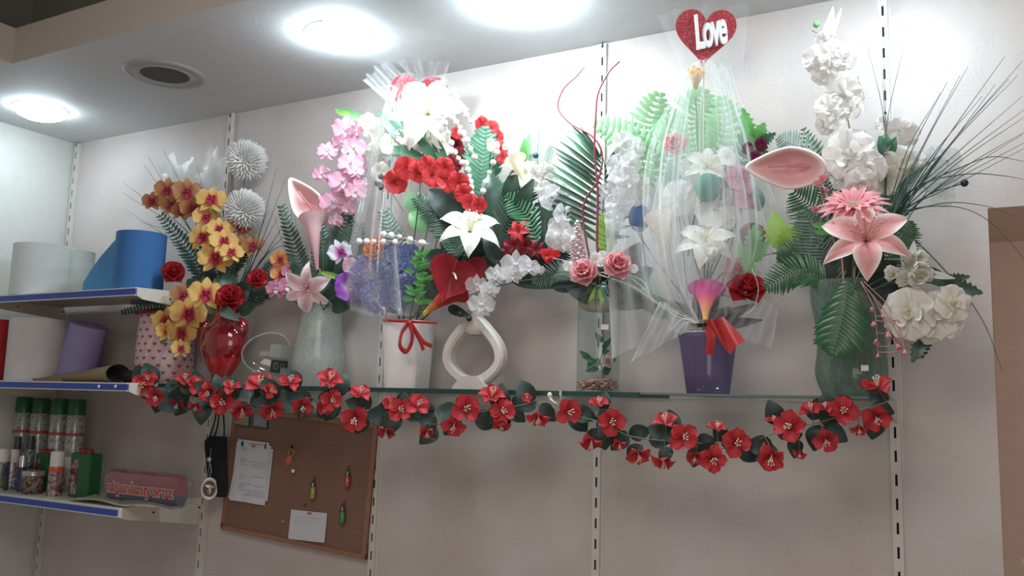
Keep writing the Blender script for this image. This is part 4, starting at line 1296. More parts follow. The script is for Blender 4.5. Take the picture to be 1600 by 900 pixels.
def heart_sign(label, x, y_, w, h, y, yaw, roll, text, stem):
    P = at(x, y_, y); k = mpp(P)
    t = thing('heart_pick', label, 'heart sign', P, 'red glitter heart picks')
    M = ori(P, yaw, 0, roll).to_4x4(); M.translation = P
    M = M @ Matrix.Diagonal((w * k / 1.88, h * k / 1.78, 1, 1))
    MB().prism(heart_poly(), .014, M).build('heart_board', GLIT, t, 'auto')
    MB().tube(path_px(stem, y + .012), .0025, 6).build('stick', mat('pick_stick', '#c8b490', .6), t)
    if text:
        cu = bpy.data.curves.new('love', 'FONT')
        cu.body = text; cu.size = 1.0; cu.extrude = .10; cu.offset = .0; cu.shear = .2; cu.space_character = .86; cu.align_x = 'CENTER'; cu.align_y = 'CENTER'
        cu.bevel_depth = 0.035
        tmp = bpy.data.objects.new('tmp', cu); COL.objects.link(tmp)
        dg = bpy.context.evaluated_depsgraph_get(); dg.update()
        me = bpy.data.meshes.new_from_object(tmp.evaluated_get(dg))
        bpy.data.objects.remove(tmp)
        me.materials.clear(); me.materials.append(mat('foam_letter_white', '#f2f4f4', .5))
        me.name = 'lettering'
        o = place('lettering', me, t, P, ori(P, yaw, 0, roll + 14), (28 * k, 70 * k, .09))
        o.location += ori(P, yaw, 0, roll) @ V((5 * k, 4 * k, .024))
    return t
heart_sign('red glitter heart reading Love above the tulle bouquet', 1101, 53, 94, 92, -.22, 10, -5, 'Love', [(1100, 95), (1098, 300), (1100, 540)])
heart_sign('red glitter heart half hidden by white flowers, top of the cellophane bouquet', 655, 152, 90, 84, Y3 + .03, -5, 0, '', [(655, 180), (640, 300), (630, 510)])

TUL = tullemat('white_tulle', '#f2f5f5', .20)
CEL = tullemat('clear_cellophane', '#eef4f6', .15, .35)
CELW = tullemat('white_cellophane_edge', '#f2f6f6', .5, .3)
def wrap(parent, prof, y, nfold, amp, m, name='wrap', seg=120, sy=.75, ph=0, nz=5, a0=0, a1=2*PI):
    """prof: (cx,py,half width px)"""
    st = smooth([V((a, b_, c_)) for a, b_, c_ in prof], nz)
    rows, ts = [], []
    for i, s in enumerate(st):
        P = at(s.x, s.y, y); k = mpp(P); r = max(.6, s.z) * k
        row, tr = [], []
        for j in range(seg + 1):
            a = a0 + (a1 - a0) * j / seg
            f = math.sin(nfold * a + ph + .15 * math.sin(i * .3)) + .5 * math.sin(nfold * 2.3 * a + 1.7 + i * .03) + .3 * math.sin(nfold * 5.1 * a + .6)
            rr = r * (1 + amp * f / 1.8)
            row.append(P + V((rr * math.cos(a), rr * math.sin(a) * sy, 0)))
            tr.append(min(2.6, .55 + 1.5 * abs(f / 1.8) ** 3 + (.9 if r < 14 * k else 0)))
        rows.append(row); ts.append(tr)
    return MB().grid(rows, 0, ts).build(name, m, parent)
def sheet(parent, c4, y4, m, name='sheet_fold', nu=16, nv=16, rip=.012, k_=3, dens=1.0, ph=0):
    """bilinear patch through four px corners (tl, tr, br, bl)"""
    Q = [at(c[0], c[1], yy) for c, yy in zip(c4, y4)]
    rows, ts = [], []
    for i in range(nv + 1):
        v = i / nv
        row, tr = [], []
        for j in range(nu + 1):
            u = j / nu
            p = Q[0].lerp(Q[1], u).lerp(Q[3].lerp(Q[2], u), v)
            w = math.sin(2 * PI * k_ * u + ph + v * 1.5)
            p = p + V((0, rip * w, rip * .3 * math.sin(2 * PI * k_ * .7 * u)))
            row.append(p); tr.append(dens * (.6 + 1.2 * abs(w) ** 4 + (1.2 if j in (0, nu) else 0)))
        rows.append(row); ts.append(tr)
    return MB().grid(rows, 0, ts).build(name, m, parent)
P = at(625, 500, Y3)
t = thing('cellophane_wrap', 'clear white cellophane cone around the bouquet in the ribbed pot', 'gift wrap', P)
wrap(t, [(640, 118, 12), (628, 160, 22), (615, 240, 36), (606, 330, 46), (600, 420, 52), (600, 480, 52), (622, 497, 42)], Y3 - .01, 4, .06, CEL, sy=1.15)
sheet(t, [(566, 125), (602, 92), (640, 128), (605, 160)], [Y3 - .05, Y3, Y3, Y3 - .08], CELW, dens=.5)
sheet(t, [(610, 85), (700, 98), (690, 128), (640, 120)], [Y3, Y3 + .05, Y3, Y3 - .02], CELW, dens=.35, ph=1)
sheet(t, [(604, 150), (612, 150), (556, 400), (540, 400)], [Y3 - .10] * 4, CELW, rip=.004, dens=.45)
sheet(t, [(540, 400), (618, 385), (625, 492), (545, 488)], [Y3 - .13, Y3 - .15, Y3 - .12, Y3 - .10], CELW, dens=.25)
sheet(t, [(596, 498), (606, 500), (604, 602), (584, 598)], [Y3 - .11, Y3 - .12, Y3 - .1, Y3 - .08], CELW, rip=.003, dens=.4, k_=1)
RIB = mat('red_satin_ribbon', '#c02428', .35, spec=.6, translucent=.2)
def ribbon_mesh(mb, pts, w, y):
    sp = smooth([at(p[0], p[1], p[2] if len(p) > 2 else y) for p in pts], 6)
    rows = []
    for i, p in enumerate(sp):
        d = (sp[min(i + 1, len(sp) - 1)] - sp[max(i - 1, 0)]).normalized()
        s_ = d.cross(V((.3, 1, 0)).normalized()).normalized()
        k = mpp(p)
        rows.append([p + s_ * w * k * q + V((0, -.004 * (1 - abs(q * 2)), 0)) for q in (-.5, -.25, 0, .25, .5)])
    mb.grid(rows)
t = thing('ribbon_bow', 'red ribbon bow with hanging tails on the white ribbed pot', 'bow', at(634, 503, Y3 - .1))
yb = Y3 - .115
mb = MB(); ribbon_mesh(mb, [(638, 505), (628, 520), (625, 540, yb - .01), (634, 549), (642, 538), (644, 520, yb - .01), (639, 505)], 9, yb); mb.build('loop', RIB, t)
mb = MB(); ribbon_mesh(mb, [(641, 505), (650, 520), (658, 537), (662, 548)], 8, yb); mb.build('tail', RIB, t)
mb = MB(); ribbon_mesh(mb, [(644, 508), (655, 525), (664, 536), (676, 541)], 7, yb); mb.build('tail', RIB, t)
P = at(640, 505, yb); MB().ball(P, 5 * mpp(P), 0, 10, 7, (1.2, .8, .8)).build('knot', RIB, t)
P = at(640, 500, yb + .01)
mb = MB(); ribbon_mesh(mb, [(598, 500, Y3 - .08), (640, 502, yb), (684, 504, Y3 - .08)], 5, yb); mb.build('band', RIB, t)

# ================================================================== ring vase and the dark greenery behind it
Y4 = -.19
spray('orchid_spray', 'arching branch of sheer white orchids drooping over the white ring vase', 'orchid spray', [(742, 486), (760, 455), (800, 442), (850, 435), (900, 438)],
      [(752, 477, 23, {'yaw': 0}), (744, 446, 19), (765, 452, 17), (776, 430, 19, {'yaw': -10}), (806, 414, 25, {'yaw': 0}), (790, 428, 16), (826, 418, 18), (800, 430, 18), (842, 422, 10)], 'orchid', WHG, Y4 - .08, roll=0, jitter=18, pitch=5)
t = thing('berry_sprig', 'two dark berries hanging at the neck of the white ring vase', 'berries', at(745, 480, Y4 - .09))
for x, y_ in ((720, 491), (733, 498)):
    MB().tube(path_px([(745, 470), (738, 482), (x, y_)], Y4 - .09), .0008, 4).build('stalk', G_STEM, t)
    P = at(x, y_, Y4 - .09); MB().ball(P, 4.6 * mpp(P), 0, 12, 8).build('berry', BERRY, t)
single('lily_flower', 'cream lily seen from the side above the glossy fern', 'lily', [(800, 420), (815, 330), (822, 285)], 'lily', CR[:1] + [LW[1]], 822, 272, 30, Y4 + .02, 10, 50, 0)
single('orchid_flower', 'pale yellow flower cup under the cream lily', 'lily', [(800, 420), (820, 340), (828, 300)], 'trumpet', [petalmat('butter_cup', [(0, '#cfc490'), (1, '#efe8cc')]), LW[1]], 812, 268, 24, Y4 - .02, 0, 20, 20)
leaves('lily_bud', 'upright pale green lily bud left of the blue-tipped pine sprig', 'lily bud', [(818, 258, 828, 208, 13, -.16, G_LIGHT, {'fold': .6}), (814, 258, 820, 215, 11, -.17, G_BRIGHT, {'fold': .5})], stem=[(810, 420), (812, 330), (818, 258)])
fronds('pine_sprig', 'small pine sprig with a dark berry right of the green lily bud', 'pine sprig',
       [([(842, 275), (840, 240), (842, 205)], -.15, 15, 26, 'fern', G_MID, {'lw': .0016, 'fwd': 1.1}), ([(845, 280), (855, 250), (862, 228)], -.15, 13, 22, 'fern', G_MID, {'lw': .0016, 'fwd': 1.1}), ([(840, 280), (830, 255), (828, 240)], -.15, 10, 18, 'fern', G_MID, {'lw': .0016, 'fwd': 1.1})])
t = thing('berry_sprig', 'single dark blue berry on the pine sprig', 'berries', at(837, 243, -.18)); P = at(837, 243, -.18)
MB().ball(P, 5 * mpp(P), 0, 12, 8).build('berry', mat('berry_blue', '#28485a', .4), t)
MB().tube(path_px([(840, 262), (837, 243)], -.178), .0008, 4).build('stalk', G_STEM, t)
spray('blossom_branch', 'small white blossom cluster right of the cream lily', 'blossom cluster', [(830, 420), (840, 330), (845, 280)], [(836, 268, 12), (848, 275, 13), (858, 268, 11), (850, 262, 10), (862, 280, 12), (838, 282, 11)], 'five', WH, Y4 + .02)
fronds('fern_bunch', 'dark glossy ferns filling the middle behind the ring vase', 'fern',
       [([(840, 380), (822, 335), (790, 305)], Y4 - .04, 26, 16, 'broad', G_PALM, {'fwd': .5, 'lw': .008}),
        ([(770, 400), (800, 340), (812, 290)], Y4, 44, 24, 'broad', G_DARK, {'fwd': .6}),
        ([(790, 420), (770, 350), (775, 285)], Y4 + .04, 40, 24, 'broad', G_DARK, {'fwd': .6}),
        ([(800, 430), (850, 380), (870, 300)], Y4 + .05, 40, 24, 'broad', G_DARK, {'fwd': .6}),
        ([(800, 430), (840, 400), (895, 375)], Y4 + .03, 36, 24, 'broad', G_DARK, {'fwd': .6}),
        ([(780, 430), (830, 410), (870, 410)], Y4 + .05, 36, 24, 'broad', G_DARK, {'fwd': .6}),
        ([(780, 420), (750, 390), (720, 395)], Y4 + .05, 36, 22, 'broad', G_DARK, {'fwd': .6})])
leaves('leaf_spray', 'broad dark leaves massed between the white lily and the pink roses', 'leaf spray',
       [(800, 420, 765, 345, 56, Y4 + .03, G_SHAD), (800, 420, 800, 340, 56, Y4 + .04, G_SHAD), (810, 420, 850, 345, 56, Y4 + .04, G_SHAD), (790, 430, 740, 410, 46, Y4 + .03, G_SHAD), (820, 430, 880, 400, 50, Y4 + .04, G_SHAD), (780, 345, 765, 270, 48, Y4 + .05, G_DARK), (815, 345, 800, 285, 48, Y4 + .05, G_DARK), (840, 380, 866, 300, 44, Y4 + .06, G_DARK), (830, 430, 868, 450, 24, Y4 + .02, G_SHAD), (860, 440, 915, 452, 26, Y4, G_SHAD),
        (792, 320, 806, 262, 26, Y4 - .02, G_DARK), (806, 330, 834, 280, 24, Y4 - .02, G_DARK), (800, 440, 900, 445, 20, Y4 - .02, G_SHAD)], stem=[(742, 480), (760, 450), (800, 420)])
spray('lily_flower', 'small red spidery blooms above the sheer white orchids', 'red flowers', [(790, 440), (800, 400), (808, 370)],
      [(810, 362, 17), (803, 384, 16, {'mats': DR}), (822, 384, 18, {'mats': DR}), (795, 392, 14, {'mats': DR}), (838, 390, 14, {'mats': DR})], 'lily', RD, Y4 - .03, pitch=10)
single('hibiscus_flower', 'bright red tulip-like petal left of the pink roses', 'red flower', [(820, 430), (840, 425), (850, 420)], 'cup', RD, 856, 412, 20, Y4 - .03, 10, 50, 0, sc=(1.2, .9, 1))

# ================================================================== clear cylinder vase bouquet
Y5 = -.20
for x, y_, r, lab, yw in ((914, 428, 24, 'left pink fabric rose above the clear cylinder vase', -15), (963, 417, 25, 'right pink fabric rose above the clear cylinder vase', 15)):
    single('rose_flower', lab, 'rose', [(935, 470), (935, 450), (x, y_ + 10)], 'rose', PR, x, y_, r, Y5 - .08, yw, 25, 0, group='pink fabric roses')
spray('blossom_branch', 'tiny green and white blossoms between the two pink roses', 'blossom cluster', [(935, 470), (938, 430), (935, 408)], [(930, 402, 9), (942, 400, 9), (938, 410, 8), (888, 416, 9), (926, 410, 7), (990, 420, 8), (948, 406, 7)], 'five', [WH[0], LY[1]], Y5 - .06)
fronds('fern_bunch', 'frosted silver-green fern reaching left from the pink roses', 'fern',
       [([(912, 432), (875, 425), (832, 440)], Y5 - .06, 24, 22, 'fern', G_SILV, {'fwd': .7, 'lw': .0035}), ([(960, 440), (1000, 445), (1030, 470)], Y5 - .02, 22, 20, 'fern', G_SILV, {'fwd': .7, 'lw': .003}), ([(920, 440), (915, 460), (910, 472)], Y5 - .05, 14, 10, 'fern', G_DARK, {'fwd': .7})])
leaves('moss_spray', 'small yellow-green sprig hanging under the pink roses into the vase', 'leaf spray',
       [(935, 445, 920, 472, 8, Y5 - .07, G_LIME), (936, 445, 930, 478, 8, Y5 - .07, G_MID), (938, 445, 940, 480, 8, Y5 - .07, G_LIME), (940, 445, 948, 472, 8, Y5 - .07, G_MID), (932, 440, 912, 462, 9, Y5 - .07, G_DARK), (942, 440, 952, 462, 9, Y5 - .07, G_DARK), (930, 395, 922, 412, 9, Y5 - .06, G_LIME), (945, 396, 950, 410, 9, Y5 - .06, G_MID)], stem=[(935, 400), (936, 430), (938, 470)], y=Y5 - .06)
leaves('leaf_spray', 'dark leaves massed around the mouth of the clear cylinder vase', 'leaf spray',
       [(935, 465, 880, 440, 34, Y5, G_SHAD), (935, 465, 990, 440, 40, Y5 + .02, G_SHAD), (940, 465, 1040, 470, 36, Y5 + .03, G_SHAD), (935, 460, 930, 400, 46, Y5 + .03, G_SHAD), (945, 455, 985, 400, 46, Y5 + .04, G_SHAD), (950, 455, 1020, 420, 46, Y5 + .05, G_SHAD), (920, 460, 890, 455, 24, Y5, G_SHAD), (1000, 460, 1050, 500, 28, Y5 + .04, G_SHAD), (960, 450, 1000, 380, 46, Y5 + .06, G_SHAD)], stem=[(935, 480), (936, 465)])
spray('orchid_spray', 'sheer white orchids left of the red curly sticks', 'orchid spray', [(930, 465), (905, 400), (885, 350), (860, 305)],
      [(862, 308, 21), (852, 296, 14), (878, 300, 14), (886, 336, 22), (872, 355, 18), (880, 368, 26), (897, 376, 22), (868, 372, 17)], 'double', WHG, Y5, jitter=20, group='sheer white orchid sprays')
spray('orchid_spray', 'sheer white orchids right of the red curly sticks', 'orchid spray', [(940, 465), (955, 390), (965, 320), (975, 230)],
      [(975, 225, 20), (992, 232, 18), (966, 262, 22), (985, 255, 18), (975, 285, 26), (998, 290, 20), (950, 305, 20), (965, 322, 22), (935, 322, 16), (1000, 310, 16), (960, 345, 17)], 'double', WHG, Y5 + .02, jitter=25, group='sheer white orchid sprays')
for (pts, lab) in (([(912, 420), (905, 390), (900, 345)], 'pinkish clear beaded spike left of the straight red stick'), ([(905, 425), (893, 400), (888, 375)], 'shorter pinkish beaded spike beside the sheer white orchids')):
    t = thing('beaded_spike', lab, 'beaded spike', at(*pts[0], Y5 - .07), 'beaded spikes')
    P = at((pts[0][0] + pts[2][0]) / 2, (pts[0][1] + pts[2][1]) / 2, Y5 - .07)
    L = (at(*pts[2], Y5 - .07) - at(*pts[0], Y5 - .07)).length / 2
    put_bloom(t, 'spike', BE, P, L, 0, 0, 8, name='beads', sc=(1.3, 1, 1.3))
REDST = mat('red_lacquer_stick', '#842c38', .35, spec=.4)
for lab, pts, r in (('long red curly stick rising highest, crossing the centre upright', [(938, 440), (933, 380), (934, 300), (929, 240), (931, 180), (935, 145), (952, 112), (968, 96)], .0042),
                    ('thin curly stick bending left over the bright wall', [(930, 440), (915, 370), (912, 320), (935, 280), (941, 240), (925, 213), (890, 192), (872, 168), (880, 140), (900, 120), (913, 105)], .0034)):
    o = MB().tube(smooth(path_px(pts, Y5 - .03), 8), r, 7, 0, r * .6).build('curly_stick', REDST, org=at(*pts[0], Y5 - .03))
    tag(o, lab, 'decorative stick', 'red curly sticks')
# one sided palm leaf
mb = MB(); t = thing('palm_leaf', 'palm leaf with long narrow leaflets pointing left at the red sticks', 'palm leaf', at(935, 430, Y5))
rach = smooth(path_px([(935, 430), (940, 350), (945, 260), (925, 205)], Y5 + .01), 8)
MB().tube(rach, .0022, 6, 0, .001).build('midrib', G_STEM, t)
PL = [(936, 380, 868, 330), (940, 355, 842, 312), (941, 338, 838, 288), (943, 320, 850, 262), (944, 300, 868, 246), (944, 282, 862, 228), (943, 265, 880, 208), (940, 250, 905, 195), (935, 238, 893, 196), (943, 300, 985, 270), (944, 280, 990, 240), (944, 262, 980, 215), (942, 330, 988, 300), (940, 350, 990, 335), (938, 370, 985, 370)]
PL += [tuple((p + q) / 2 for p, q in zip(PL[i], PL[i + 1])) for i in (0, 1, 2, 3, 4, 5, 6, 9, 10, 12, 13)]
for i, (x0, y0, x1, y1) in enumerate(PL):
    a, c_ = at(x0, y0, Y5 + .01), at(x1, y1, Y5 - .03 if x1 < 935 else Y5 + .04)
    mb = MB(); leaf_mesh(mb, a, c_, 7.5 * mpp(a), droop=.14); mb.build('leaflet', G_DARK if i % 3 else G_MID, t)

def ball_pick(label, x, y_, r, m, stem, y, sc=(1, 1, 1.15)):
    t = thing('ball_pick', label, 'ball pick', at(*stem[0], y), 'coloured foam balls on stems')
    P = at(x, y_, y); MB().ball(P, r * mpp(P), 0, 22, 14, sc).build('foam_ball', m, t)
    MB().tube(smooth(path_px(stem, y), 5), .0035, 6, 0, .002).build('stem', G_SHAD, t)
ball_pick('deep blue foam ball on a dark stem left of the tulle cone', 999, 340, 17, mat('blue_felt', '#1f4f8a', .8), [(1020, 470), (1010, 420), (1001, 358)], -.17, (1, 1, 1.35))
ball_pick('teal green foam ball in the middle of the tulle cone', 1106, 293, 20, mat('teal_felt', '#127258', .8), [(1075, 400), (1085, 340), (1099, 308)], -.23)

# ================================================================== tulle bouquet in the purple vase
Y6 = -.17
def lf(n, name, lab, specs, m, group=None):
    return fronds(name, lab, 'fern', specs, group)
fronds('fern_bunch', 'light green ferns left of and inside the tulle cone', 'fern',
       [([(1040, 250), (985, 215), (928, 192)], Y6 + .02, 32, 13, 'broad', G_LIGHT, {'fwd': .35, 'lw': .018}),
        ([(1045, 240), (1015, 200), (1030, 145)], Y6 + .04, 37, 13, 'broad', G_LIGHT, {'fwd': .35, 'lw': .018}),
        ([(990, 200), (1005, 260), (1000, 300)], Y6 - .01, 25, 12, 'broad', G_LIGHT, {'fwd': .35, 'lw': .018}),
        ([(1090, 250), (1080, 190), (1100, 140)], Y6 + .05, 42, 14, 'broad', G_LIGHT, {'fwd': .35, 'lw': .018}),
        ([(1100, 260), (1130, 210), (1128, 150)], Y6 + .05, 35, 12, 'broad', G_LIGHT, {'fwd': .35, 'lw': .018}),
        ([(1040, 290), (1045, 230), (1058, 180)], Y6 + .04, 30, 12, 'broad', G_LIGHT, {'fwd': .35, 'lw': .018}),
        ([(1130, 330), (1160, 250), (1192, 210)], Y6 + .06, 32, 12, 'broad', G_MID, {'fwd': .35, 'lw': .018}),
        ([(945, 400), (950, 360), (955, 335)], Y6 - .02, 22, 12, 'broad', G_LIME, {'fwd': .35, 'lw': .018})])
t = thing('forked_twig', 'dark forked twig carrying the light green ferns', 'twig', at(1080, 480, Y6))
MB().tube(smooth(path_px([(1080, 480), (1020, 400), (975, 330), (955, 320)], Y6), 6), .0022, 6).build('branch', G_SHAD, t)
MB().tube(smooth(path_px([(1075, 470), (1060, 330), (1040, 250), (985, 215)], Y6 + .02), 6), .0018, 6).build('branch', G_SHAD, t)
leaves('leaf_spray', 'bright green lobed leaves rising right of the tulle cone', 'leaf spray',
       [(1175, 222, 1160, 168, 20, Y6, G_BRIGHT, {'serr': .3, 'nt': 12}), (1178, 224, 1195, 192, 24, Y6, G_BRIGHT, {'serr': .3, 'nt': 12}), (1180, 225, 1158, 205, 18, Y6 + .02, G_BRIGHT, {'serr': .3, 'nt': 12}), (1176, 235, 1162, 190, 20, Y6 + .02, G_BRIGHT, {'serr': .3, 'nt': 12}), (1185, 225, 1212, 208, 18, Y6, G_MID, {'serr': .35, 'nt': 14})], stem=[(1120, 480), (1150, 350), (1176, 225)])
spray('orchid_spray', 'maroon flowers between the tulle cone and the big pink calla', 'orchid spray', [(1120, 480), (1150, 350), (1178, 240)], [(1168, 232, 11), (1190, 226, 12), (1180, 245, 11)], 'five', ML, Y6)
for (x, y_, r, kind, ms, lab, yw, pt, dy, sc) in (
    (1087, 140, 24, 'cup', YL, 'soft yellow flower near the top inside the tulle', 0, 70, 0, (.8, .8, 1.2)),
    (1056, 228, 21, 'rose', PR, 'pale rosebud in the upper left of the tulle', -10, 25, -.02, (1, 1, 1)),
    (1104, 262, 34, 'lily', LY, 'white lily with yellow stamens above the teal ball', 10, 35, -.02, (1, 1, 1)),
    (1135, 245, 18, 'five', WH, 'small white orchid beside the yellow-stamened lily', 30, 20, -.02, (1, 1, 1)),
    (1118, 325, 42, 'five', WH, 'broad white orchid right behind the teal ball', 15, 20, 0, (1, 1, 1)),
    (1062, 310, 30, 'double', WH, 'white ruffled flower left of the teal ball', -15, 10, 0, (1, 1, 1)),
    (1102, 382, 44, 'lily', LY, 'white lily with yellow heart low inside the tulle', 0, 45, -.05, (1, 1, 1)),
    (1112, 412, 26, 'cup', WH, 'white cup-shaped flower under the low lily', 0, 60, -.06, (1, 1, 1.2)),
    (1152, 278, 22, 'five', PKD, 'rose pink orchid at the right edge of the tulle', 20, 10, 0, (1, 1, 1)),
    (1162, 310, 20, 'five', PKD, 'lower rose pink orchid at the right edge of the tulle', 20, 10, .02, (1, 1, 1)),
    (1125, 352, 26, 'rose', DR, 'dark red rose behind the low white lily', 0, 20, .04, (1, 1, 1)),
    (1175, 370, 22, 'rose', DR, 'dark red rose near the right edge of the tulle', 10, 20, .04, (1, 1, 1)),
    (1165, 456, 28, 'rose', RS, 'bright red rose at the lower right of the tulle', 15, 40, -.02, (1.2, 1, 1)),
    (1150, 425, 24, 'rose', PR, 'dusky pink rose above the bright red one', 15, 20, .02, (1, 1, 1))):
    single('bouquet_flower', lab, 'flower', [(1100, 500), (1100, 460), (x, y_ + 12)], kind, ms, x, y_, r, Y6 + dy, yw, pt, 10, sc=sc)
single('calla_lily', 'tall ivory calla with a rounded head in the left fold of the tulle', 'calla lily', [(1085, 500), (1065, 460), (1055, 430)], 'trumpet', CWc, 1040, 385, 44, Y6 - .03, 0, 0, 12, sc=(.72, 1.2, .8))
single('calla_lily', 'magenta and yellow calla above the red bow', 'calla lily', [(1098, 515), (1100, 508), (1102, 500)], 'trumpet', CM, 1103, 474, 30, Y6 - .08, 0, 30, -2, sc=(1.3, 1, 1))
leaves('leaf_spray', 'light green leaves low inside the tulle right of the white lily', 'leaf spray',
       [(1170, 410, 1148, 380, 22, Y6, G_LIGHT, {'serr': .2, 'nt': 12}), (1175, 400, 1180, 350, 26, Y6, G_LIGHT, {'serr': .2, 'nt': 12}), (1170, 405, 1200, 380, 26, Y6, G_LIGHT, {'serr': .2, 'nt': 12}), (1165, 400, 1175, 435, 20, Y6 - .02, G_LIGHT, {'serr': .2, 'nt': 12}), (1150, 340, 1140, 300, 26, Y6 + .03, G_LIGHT), (1185, 330, 1180, 290, 24, Y6 + .03, G_MID), (1055, 290, 1045, 255, 24, Y6 + .02, G_MID), (1060, 300, 1110, 320, 18, Y6 + .03, G_MID), (1220, 390, 1208, 330, 38, Y6 + .02, G_LIME, {'serr': .2, 'nt': 12}), (1225, 395, 1250, 350, 36, Y6 + .02, G_LIME, {'serr': .2, 'nt': 12}), (1215, 395, 1240, 400, 30, Y6 + .02, G_MID, {'serr': .2, 'nt': 12})], stem=[(1110, 500), (1140, 430), (1170, 405), (1215, 395)])
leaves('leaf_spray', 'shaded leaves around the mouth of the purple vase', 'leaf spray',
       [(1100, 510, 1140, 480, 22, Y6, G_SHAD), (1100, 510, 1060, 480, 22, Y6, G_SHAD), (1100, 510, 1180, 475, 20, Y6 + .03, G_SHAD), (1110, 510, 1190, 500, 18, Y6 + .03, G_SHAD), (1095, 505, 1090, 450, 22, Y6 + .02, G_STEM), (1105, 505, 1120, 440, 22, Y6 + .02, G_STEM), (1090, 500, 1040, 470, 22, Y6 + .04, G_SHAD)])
t = thing('tulle_wrap', 'white tulle cone gathered under the Love heart and tied above the purple vase', 'gift wrap', at(1095, 505, Y6))
wrap(t, [(1100, 97, 14), (1101, 130, 36), (1101, 180, 60), (1102, 240, 80), (1106, 320, 90), (1110, 390, 88), (1104, 450, 66), (1096, 490, 24), (1093, 507, 6)], Y6 - .01, 6, .16, TUL, 'cone', 200, 1.0, a0=PI*.98, a1=PI*2.02)
wrap(t, [(1100, 97, 12), (1100, 150, 30), (1098, 240, 46), (1098, 330, 60), (1100, 420, 60), (1096, 490, 20), (1093, 507, 5)], Y6 - .03, 7, .2, TUL, 'inner_layer', 160, .9, ph=2, a0=PI*1.0, a1=PI*2.0)
sheet(t, [(1126, 100), (1136, 110), (1225, 470), (1130, 495)], [Y6 - .04] * 2 + [Y6 + .02, Y6 - .05], TUL, k_=3, dens=.9)
sheet(t, [(1128, 98), (1140, 105), (1215, 330), (1180, 300)], [Y6 - .02] * 2 + [Y6 + .03, Y6 - .0], TUL, k_=2, dens=.9)
sheet(t, [(1005, 100), (1040, 150), (1045, 480), (940, 420)], [Y6 - .02, Y6 + .02, Y6 - .02, Y6 - .10], TUL, k_=2, dens=.8, rip=.006)
sheet(t, [(1060, 110), (1072, 112), (1088, 500), (1012, 350)], [Y6 - .06] * 2 + [Y6 - .07, Y6 - .08], TUL, k_=3, dens=1.0)
sheet(t, [(945, 340), (1020, 360), (1092, 504), (955, 560)], [Y6 - .10, Y6 - .06, Y6 - .07, Y6 - .13], TUL, k_=2, dens=1.5, rip=.006)
sheet(t, [(1030, 470), (1090, 500), (1092, 508), (985, 566)], [Y6 - .09, Y6 - .07, Y6 - .07, Y6 - .14], TUL, k_=3, dens=1.6, rip=.006, ph=1)
sheet(t, [(1150, 440), (1215, 480), (1205, 545), (1096, 506)], [Y6 - .04, Y6 - .04, Y6 - .06, Y6 - .07], TUL, k_=3, dens=1.0, ph=1)
sheet(t, [(1020, 10), (1170, 8), (1160, 95), (1060, 100)], [Y6 + .03] * 4, TUL, k_=3, dens=.35)
WSTR = mat('white_raffia', '#e8e6e4', .4)
t = thing('raffia_strands', 'thin white curling strands from the pink roses to the tulle tie', 'ribbon strands', at(1090, 503, Y6 - .1))
for pts in ([(935, 428), (990, 450), (1050, 490), (1092, 505)], [(940, 425), (980, 432), (1010, 455), (1022, 475)], [(938, 426), (975, 428), (1005, 440), (1018, 468)], [(936, 430), (985, 445), (1040, 480), (1090, 503)], [(1092, 505), (1068, 498), (1052, 512), (1044, 520)], [(1092, 504), (1070, 505), (1058, 520), (1056, 528)], [(1092, 503), (1080, 480), (1078, 470), (1082, 490)], [(1175, 420), (1185, 450), (1178, 480), (1165, 492)], [(935, 428), (900, 412), (868, 404), (850, 402)]):
    MB().tube(smooth(path_px(pts, Y6 - .1), 6), .0009, 4).build('strand', WSTR, t)
t = thing('ribbon_bow', 'wide red ribbon loop tied at the rim of the purple vase', 'bow', at(1100, 505, Y6 - .09))
yb = Y6 - .10
sheet(t, [(1104, 506), (1130, 494), (1164, 530), (1140, 554)], [yb, yb - .02, yb - .03, yb - .035], RIB, 'loop', 8, 10, .005, 1)
sheet(t, [(1102, 505), (1112, 496), (1140, 552), (1122, 530)], [yb - .004, yb - .02, yb - .03, yb - .01], RIB, 'loop', 8, 8, .003, 1, ph=1)
mb = MB(); ribbon_mesh(mb, [(1107, 508), (1111, 528, yb - .01), (1108, 554, yb)], 16, yb); mb.build('tail', RIB, t)
MB().tube(path_px([(1088, 507), (1110, 505)], yb), .003, 6).build('tie', mat('tie_black', '#2a1c1c', .5), t)

# ================================================================== green vase bouquet
Y7 = -.20
spray('orchid_spray', 'tall spray of white orchids reaching the top of the picture', 'orchid spray', [(1335, 470), (1335, 330), (1330, 220), (1315, 150), (1290, 80), (1278, 40)],
      [(1290, 62, 17), (1300, 85, 24), (1276, 92, 22), (1318, 92, 19), (1288, 112, 22), (1318, 148, 30), (1296, 170, 24), (1330, 170, 20), (1290, 196, 16), (1306, 185, 20), (1328, 122, 14)], 'double', WH, Y7, jitter=35, stem_m=mat('stick_tan', '#b09a70', .6), stem_r=.003)
leaves('sheer_leaf_spray', 'slim bright white petals at the very tip of the tall orchid spray', 'white petals', [(1290, 70, 1302, 10, 12, Y7, WH[0]), (1294, 72, 1315, 12, 7, Y7, WH[0]), (1285, 65, 1298, 25, 12, Y7 + .02, WH[0])], stem=[(1285, 90), (1290, 70)])
t = thing('berry_sprig', 'green bud and thin hooks at the tip of the tall white orchid spray', 'berries', at(1285, 60, Y7))
P = at(1276, 38, Y7); MB().ball(P, 5.5 * mpp(P), 0, 12, 8).build('bud', G_LIGHT, t)
for pts in ([(1290, 70), (1282, 50), (1276, 38)], [(1295, 70), (1302, 58), (1297, 55)], [(1268, 48), (1280, 52), (1288, 50)]):
    MB().tube(smooth(path_px(pts, Y7), 4), .001, 4).build('stalk', G_SHAD, t)
